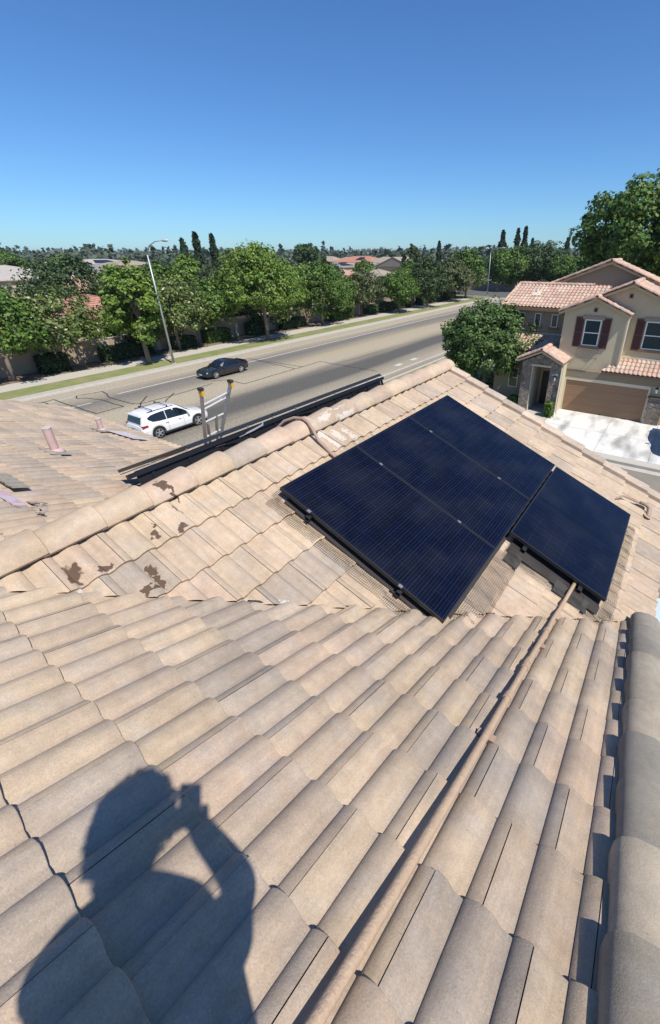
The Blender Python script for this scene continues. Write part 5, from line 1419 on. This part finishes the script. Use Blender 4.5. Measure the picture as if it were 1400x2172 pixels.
def house(label, cx, cy, lx, ly, hw, hr, rk_, axis='x', hip=True, solar=None, name='house', cat='house', wallm=None):
    """cx, cy centre; lx, ly half sizes; ridge along axis"""
    HS.append((math.atan2(-cx, cy), max(lx, ly)/math.hypot(cx, cy), math.hypot(cx, cy), hw))
    t_ = thing(name, label, cat, (cx, cy, 0))
    MB().box((-lx+.5, -ly+.5, 0), (lx-.5, ly-.5, hw)).build('wall', wallm or M_hw, t_)
    k = min(lx, ly) if hip else 0
    if axis == 'x': r0, r1 = (-lx+k*(.95 if hip else 0), 0, hr), (lx-k*(.95 if hip else 0), 0, hr)
    else: r0, r1 = (0, -ly+k*.95, hr), (0, ly-k*.95, hr)
    e = [(-lx, -ly, hw-.1), (lx, -ly, hw-.1), (lx, ly, hw-.1), (-lx, ly, hw-.1)]
    V = e+[r0, r1]
    F = [(0, 1, 5, 4), (2, 3, 4, 5), (1, 2, 5), (3, 0, 4)] if axis == 'x' else [(1, 2, 5, 4), (3, 0, 4, 5), (0, 1, 4), (2, 3, 5)]
    m = MB().add(V, F+[(3, 2, 1, 0)])
    ro = m.build('roof', RT[rk_], t_, fix=False)
    mb = MB()
    mb.bar(r0, r1, .3, .14)
    for a, b in (((e[0], r0), (e[1], r1), (e[2], r1), (e[3], r0)) if axis == 'x' else ((e[0], r0), (e[1], r0), (e[2], r1), (e[3], r1))):
        mb.bar(a, b, .26, .12)
    mb.build('ridge_tiles', RT[rk_], ro)
    m = MB()
    for a, b in zip(e, e[1:]+e[:1]): m.bar((a[0], a[1], a[2]-.12), (b[0], b[1], b[2]-.12), .06, .2)
    m.build('fascia', M_trim, t_)
    for sx in (-1, 1):
        for q in (-.45, .35):
            w = MB().box((sx*(lx-.5)-.03, ly*q-.6, 1.0), (sx*(lx-.5)+.03, ly*q+.6, 2.2)).build('window', M_white, t_)
            MB().box((sx*(lx-.5)-.04, ly*q-.5, 1.1), (sx*(lx-.5)+.04, ly*q+.5, 2.1)).build('pane', M_glass, w)
    if solar:
        u0_, u1_, v0_, v1_ = solar     # fractions across and up the camera-facing slope
        A_, B_, Cc, Dd = (Vector(e[0]), Vector(e[1]), Vector(r1), Vector(r0)) if axis == 'x' else (Vector(e[1]), Vector(e[2]), Vector(r1), Vector(r0))
        f = lambda u, v: (A_+(B_-A_)*u)*(1-v)+(Dd+(Cc-Dd)*u)*v+Vector((0, 0, .12))
        MB().quad(f(u0_, v0_), f(u1_, v0_), f(u1_, v1_), f(u0_, v1_)).add([tuple(f(u, v)-Vector((0, 0, .05))) for u, v in ((u0_, v0_), (u1_, v0_), (u1_, v1_), (u0_, v1_))], [(3, 2, 1, 0)]).build('solar_array', M_black, t_, fix=False)
    return t_
house('house with weathered red tile roof right behind the wall at left', -61.5, 26.5, 9, 6.2, 3.0, 5.0, 'red', 'y')
house('salmon-roofed gabled house behind the red-roofed one at left', -92, 41, 7, 5.5, 3.1, 5.1, 'salmon', 'y', hip=False)
house('house with a dark solar array on its salmon hipped roof at left', -127, 59, 10, 7, 3.1, 5.4, 'salmon', 'y', solar=(.15, .95, .1, .9))
house('grey hip-roofed house beyond the solar roof at left', -180, 84, 12, 9, 3.6, 6.3, 'grey', 'y')
house('large pale grey roof at the left picture edge', -146, 47, 13, 13, 4.2, 7.0, 'pale', 'y')
house('white gabled house among trees near the left edge', -215, 86, 6, 5, 4.6, 7.0, 'pale', 'x', hip=False, wallm=M_white)
house('long pale roof below the skyline left of the lamp', -262, 124, 16, 20, 5.2, 7.3, 'pale', 'y', solar=(.3, .7, .2, .8))
house('second pale tan roof just right of the long one on the skyline', -225, 119, 10, 10, 5.2, 7.2, 'tan', 'y')
house('pink tiled house between the conifers and the tallest street tree', -150, 118, 9, 7, 4.4, 6.8, 'pink', 'y', hip=False)
house('house with pink hipped roof over the low flowering tree', -89, 108, 8, 7, 3.0, 5.2, 'salmon', 'x')
house('house with tan hipped roof over the neat round tree', -79, 113.5, 7, 7, 3.0, 5.2, 'tan', 'y')
house('brown gabled house in front of the orange roof', -140, 188, 9, 7, 3.0, 5.4, 'tan', 'x', hip=False)
house('grey roof with two solar strips left of the brown gable', -150, 180, 10, 8, 3.6, 5.6, 'grey', 'y', solar=(.1, .9, .3, .8))
house('long orange tiled house on the skyline with a small solar array', -190, 254, 18, 13, 4.6, 7.7, 'orange', 'x', solar=(.55, .8, .3, .8))
house('tan hipped roof on the skyline left of the orange one', -222, 259, 11, 9, 4.6, 7.7, 'tan', 'x')
house('pinkish roof between the tan one and the orange one', -205, 262, 12, 9, 4.4, 7.2, 'pink', 'x')
house('tan hipped roof on the skyline right of the orange one', -152, 226, 9, 8, 4.6, 7.6, 'tan', 'x')
house('large tan gabled house beside the purplish tree', -105, 169, 9, 8, 4.6, 7.9, 'tan', 'y', hip=False)
house('grey roofed house behind the right part of the tree row', -80, 150, 8, 7, 4.8, 7.4, 'grey', 'x')
house('pale roofed house above the trees left of the huge tree', -84, 325, 18, 9, 5.2, 7.7, 'pink', 'x')
house('brown tiled house behind the wall in the middle of the row', -58, 84, 7, 8, 3.0, 5.0, 'tan', 'y')
house('tiled house hidden behind the tallest street trees', -59, 50, 7, 6.5, 3.0, 4.9, 'pink', 'y')

# far-off wood along the horizon: reads as one mass
rng = np.random.default_rng(5)
def wood(name, count, dmin, dmax, a0, a1, hmin, hmax, per, seed, cols, tint, coni=.3):
    rng = np.random.default_rng(seed)
    P_, O_, S_l = [], [], []
    for i in range(count):
        d_ = math.exp(rng.uniform(math.log(dmin), math.log(dmax))); a = rng.uniform(a0, a1)
        x, y = -d_*math.sin(a), d_*math.cos(a)
        if -52 < x < 14 and y < 440 and not (x < -44 and y > 130): continue
        h = rng.uniform(hmin, hmax)*(1+.25*(rng.random() < .1))
        if any(abs(a-ha) < hw_*1.05+4/d_ and d_ < hd_+6 and (h-9.2)/d_ > (hz-9.6)/hd_ for ha, hw_, hd_, hz in HS): continue
        n = per
        if rng.random() < coni:
            h *= 1.12; u = rng.uniform(0, 1, n)**.8; r = h*.16*(1-u)+.3; q = rng.uniform(0, 6.283, n)
            p = np.stack([r*np.cos(q), r*np.sin(q), u*h], 1)
        else:
            v = rng.normal(0, 1, (n, 3)); v /= np.linalg.norm(v, axis=1)[:, None]
            w = h*rng.uniform(.34, .6); p = v*np.array([w, w, h*.46])*rng.uniform(.7, 1.05, (n, 1)); p[:, 2] += h*.5
        p = p+np.array([x, y, 0]); P_.append(p); O_.append(np.tile(np.array([x, y, 0])*0, (n, 1))+(p-np.array([x, y, h*.4]))/h)
    P_ = np.concatenate(P_); O_ = np.concatenate(O_)
    me = leaves_mesh(name, P_, O_, tint, cols, [1]*len(cols), rng, elong=1.3, upb=.5)
    return tag(link(name, me, M_leaf), kind='stuff', label=None)
def stf(o, label): o['label'] = label; o['category'] = 'trees'
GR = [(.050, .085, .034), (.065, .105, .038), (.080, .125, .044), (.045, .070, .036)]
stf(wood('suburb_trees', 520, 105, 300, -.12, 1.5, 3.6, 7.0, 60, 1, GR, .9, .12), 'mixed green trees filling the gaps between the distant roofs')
stf(wood('horizon_wood', 1500, 260, 900, -.25, 1.6, 8.0, 12.0, 34, 2, [(.075, .100, .066), (.085, .115, .068), (.062, .088, .060)], 2.6, .22), 'far belt of trees along the horizon')  # leaf colours lightened to paint in distance haze
stf(wood('horizon_wood', 1100, 900, 2200, -.25, 1.6, 13, 21, 16, 3, [(.085, .105, .085), (.072, .092, .075)], 7.0, .3), 'farthest hazy belt of trees under the sky')  # pale greyed leaves, haze painted into their colour

# ------------------------------------------------------------ the person holding the phone (stands behind the lens; only the shadow is in view)
def skinned(name, joints, edges, m, parent=None, root=0, levels=2):
    me = bpy.data.meshes.new(name)
    me.from_pydata([j[0] for j in joints], edges, []); me.update()
    o = link(name, me, m, parent)
    sk = o.modifiers.new('skin', 'SKIN'); sk.use_smooth_shade = True
    if not me.skin_vertices: me.attributes
    lay = me.skin_vertices[0].data if len(me.skin_vertices) else None
    if lay is None:
        bm = bmesh.new(); bm.from_mesh(me); bm.verts.layers.skin.verify(); bm.to_mesh(me); bm.free(); lay = me.skin_vertices[0].data
    for i, j in enumerate(joints):
        r = j[1]; lay[i].radius = (r, r) if isinstance(r, float) else r
        lay[i].use_root = (i == root)
    sb = o.modifiers.new('sub', 'SUBSURF'); sb.levels = levels; sb.render_levels = levels
    return o
pe = thing('person', 'person standing on the tiles in dark shirt and jeans, holding up a phone', 'person', (0, 0, 0))
fw = Vector((-math.sin(yaw), math.cos(yaw), 0)); rt = Vector((fw.y, -fw.x, 0))
V3 = lambda x, y, z: Vector((x, y, GZ+z))
hd = V3(.012, -.195, .108)
Zv = Vector((0, 0, 1))
neck = V3(.030, -.240, -.085); chest = V3(.02, -.245, -.43); waist = V3(.01, -.235, -.62); pel = V3(-.05, -.27, -.80)
shR = V3(.235, -.12, -.268); shL = V3(-.075, -.33, -.235)
elR = V3(.135, -.015, -.345); wrR = V3(.022, -.040, -.11)
elL = V3(-.225, -.355, -.55); wrL = V3(-.24, -.17, -.70)
hipR = pel+rt*.10-Zv*.05; hipL = pel-rt*.10-Zv*.05
def foot(side):
    p = pel+rt*(.14*side)+fw*(.06*side-.02); return Vector((p.x, p.y, z_near(p.y)+.075))
fR, fL = foot(1), foot(-1)
kR = (hipR+fR)/2+fw*.05; kL = (hipL+fL)/2+fw*.05
J = [(pel, (.155, .12)), (waist, (.15, .115)), (chest, (.155, .10)), (neck-Zv*.07, (.058, .055)), (neck+Zv*.03, .050), (hd-Zv*.03, .072),
     (shR, .058), (elR, .056), (wrR, .035), (shL, .058), (elL, .048), (wrL, .031), (hipR, .10), (kR, .065), (fR, .045), (hipL, .10), (kL, .065), (fL, .045)]
E_ = [(0, 1), (1, 2), (2, 3), (3, 4), (4, 5), (2, 6), (6, 7), (7, 8), (2, 9), (9, 10), (10, 11), (0, 12), (12, 13), (13, 14), (0, 15), (15, 16), (16, 17)]
skinned('body', [(tuple(a), float(b) if not isinstance(b, tuple) else b) for a, b in J], E_, M_skin, pe)
# clothes over the body
skinned('shirt', [(tuple(waist-Zv*.10), (.27, .18)), (tuple(waist), (.265, .17)), (tuple(chest), (.205, .15)), (tuple(neck-Zv*.09), (.105, .085)), (tuple(shR), .080), (tuple(shR.lerp(elR, .65)), .068), (tuple(shL), .095), (tuple(shL.lerp(elL, .65)), .080)],
        [(0, 1), (1, 2), (2, 3), (2, 4), (4, 5), (2, 6), (6, 7)], M_shirt, pe)
skinned('trousers', [(tuple(pel+Zv*.13+Vector((.04, .02, 0))), (.22, .15)), (tuple(pel-Zv*.02), (.185, .145)), (tuple(hipR), .115), (tuple(kR), .082), (tuple(fR+Zv*.05), .065), (tuple(hipL), .115), (tuple(kL), .082), (tuple(fL+Zv*.05), .065)],
        [(0, 1), (1, 2), (2, 3), (3, 4), (1, 5), (5, 6), (6, 7)], M_jeans, pe)
for f_ in (fR, fL):
    MB().obox(f_-fw*.10-rt*.045+Vector((0, 0, -.06)), fw*.28+Zv*(-.28*.4163*fw.y), rt*.09+Zv*0, Zv*.085).build('shoe', M_black, pe, bevel=.02)
# head with face
def ellip(c, ax, ay, az, name, m, par, rough=0, seed=0, seg=20):
    bm = bmesh.new(); bmesh.ops.create_icosphere(bm, subdivisions=3, radius=1)
    rn = random.Random(seed)
    X, Y = rt, fw
    for v in bm.verts:
        k = 1+rough*(rn.random()-.4)
        p = v.co*k
        v.co = Vector(c)+X*p.x*ax+Y*p.y*ay+Zv*p.z*az
    me = bpy.data.meshes.new(name); bm.to_mesh(me); bm.free()
    me.polygons.foreach_set('use_smooth', [True]*len(me.polygons))
    return link(name, me, m, par)
hdo = ellip(hd-Zv*.015-rt*.026, .070, .090, .115, 'head', M_skin, pe)
ellip(hd+fw*.098-Zv*.02, .014, .02, .028, 'nose', M_skin, hdo)
for s_2 in (-1, 1):
    ellip(hd+fw*.085+rt*.032*s_2+Zv*.005, .012, .010, .008, 'eye', M_white, hdo)
    ellip(hd+rt*.078*s_2-Zv*.015, .01, .022, .032, 'ear', M_skin, hdo)
ellip(hd+fw*.088-Zv*.065, .024, .008, .007, 'mouth', mat('lips', (.35, .14, .12), .5), hdo)
# tousled hair as a cap of short strands
rng = np.random.default_rng(9)
n = 2600; d_ = rng.normal(0, 1, (n, 3)); d_ /= np.linalg.norm(d_, axis=1)[:, None]
keep = (d_[:, 2] > -.35) & ~((d_[:, 1] > .55) & (d_[:, 2] < .35)); d_ = d_[keep]
Bm = np.array([list(rt), list(fw), [0, 0, 1]])
pts = (d_*np.array([.106, .128, .130])*rng.uniform(.86, 1.16, (len(d_), 1)))@Bm+np.array(hd)+np.array([0, 0, .022])+np.array(rt)*.014
me = leaves_mesh('hair', pts, d_@Bm, .026, [(.02, .015, .012), (.03, .022, .016)], [1, 1], rng, elong=1.8, upb=0)
link('hair', me, M_hair, pe)
ellip(hd+Zv*.022-fw*.012, .088, .102, .112, 'hair_cap', M_hair, pe, rough=.10, seed=2)
# right hand closed round the phone
pc = Vector((.012, -.022, GZ-.052))     # centre of the phone, just behind and below its lens
view = w_.normalized(); pr_ = rr.normalized(); pu_ = uu.normalized()
palm = pc-view*.030-pu_*.045+pr_*.030
skinned('hand', [(tuple(wrR), .026), (tuple(wrR.lerp(palm, .6)), (.034, .020)), (tuple(palm), (.036, .016))], [(0, 1), (1, 2)], M_skin, pe)
for i, (ln_, off) in enumerate(((.072, .035), (.080, .012), (.075, -.010), (.060, -.030))):
    b0 = palm+pu_*off*.9+pr_*.010; b1 = b0+pr_*.018+view*.012; b2 = b1+view*.018-pr_*.006; b3 = b2-pr_*.022*(ln_/.075)+view*.002
    skinned('finger', [(tuple(b0), .0095), (tuple(b1), .009), (tuple(b2), .008), (tuple(b3), .0068)], [(0, 1), (1, 2), (2, 3)], M_skin, pe, levels=1)
b0 = palm-pr_*.028-pu_*.01; b1 = b0-pr_*.022+view*.006+pu_*.015; b2 = b1-pr_*.010+view*.012+pu_*.02
skinned('thumb', [(tuple(b0), .012), (tuple(b1), .010), (tuple(b2), .008)], [(0, 1), (1, 2)], M_skin, pe, levels=1)
# relaxed left hand
skinned('hand', [(tuple(wrL), .026), (tuple(wrL+fw*.05-Zv*.03), (.036, .018)), (tuple(wrL+fw*.09-Zv*.05), (.036, .014))], [(0, 1), (1, 2)], M_skin, pe)
for i in range(4):
    b0 = wrL+fw*.09-Zv*.05+rt*(-.027+.018*i); b1 = b0+fw*.03-Zv*.025; b2 = b1+fw*.012-Zv*.028
    skinned('finger', [(tuple(b0), .0092), (tuple(b1), .0085), (tuple(b2), .007)], [(0, 1), (1, 2)], M_skin, pe, levels=1)
b0 = wrL+fw*.04-Zv*.03+rt*.03; skinned('thumb', [(tuple(b0), .011), (tuple(b0+fw*.035+rt*.02-Zv*.01), .009), (tuple(b0+fw*.06+rt*.02-Zv*.025), .0075)], [(0, 1), (1, 2)], M_skin, pe, levels=1)
ph = thing('phone', 'phone held up by the person behind the lens', 'phone')
mt = Matrix((pr_, pu_, -view)).transposed().to_4x4(); mt.translation = pc+view*-.012
q = MB().box((-.037, -.074, -.004), (.037, .074, .004)).build('phone_case', M_black, ph, bevel=.003); 
q2 = MB().box((-.034, -.070, .0041), (.034, .070, .0046)).build('screen', M_cglass, ph)
ph.matrix_world = mt

# ------------------------------------------------------------ dry valley haze
hz = bpy.data.materials.new('haze_air'); hz.use_nodes = True
hn, hl = hz.node_tree.nodes, hz.node_tree.links
hn.remove(hn['Principled BSDF'])
pv = hn.new('ShaderNodeVolumePrincipled')
pv.inputs['Color'].default_value = (.80, .88, 1.0, 1); pv.inputs['Density'].default_value = .00013; pv.inputs['Anisotropy'].default_value = .2
hl.new(pv.outputs[0], hn['Material Output'].inputs['Volume'])
ho = MB().box((-2990, -390, -1.1), (2590, 4990, 27)).build('haze', hz)
tag(ho, kind='stuff', label='thin pale haze over the distant trees', cat='haze')
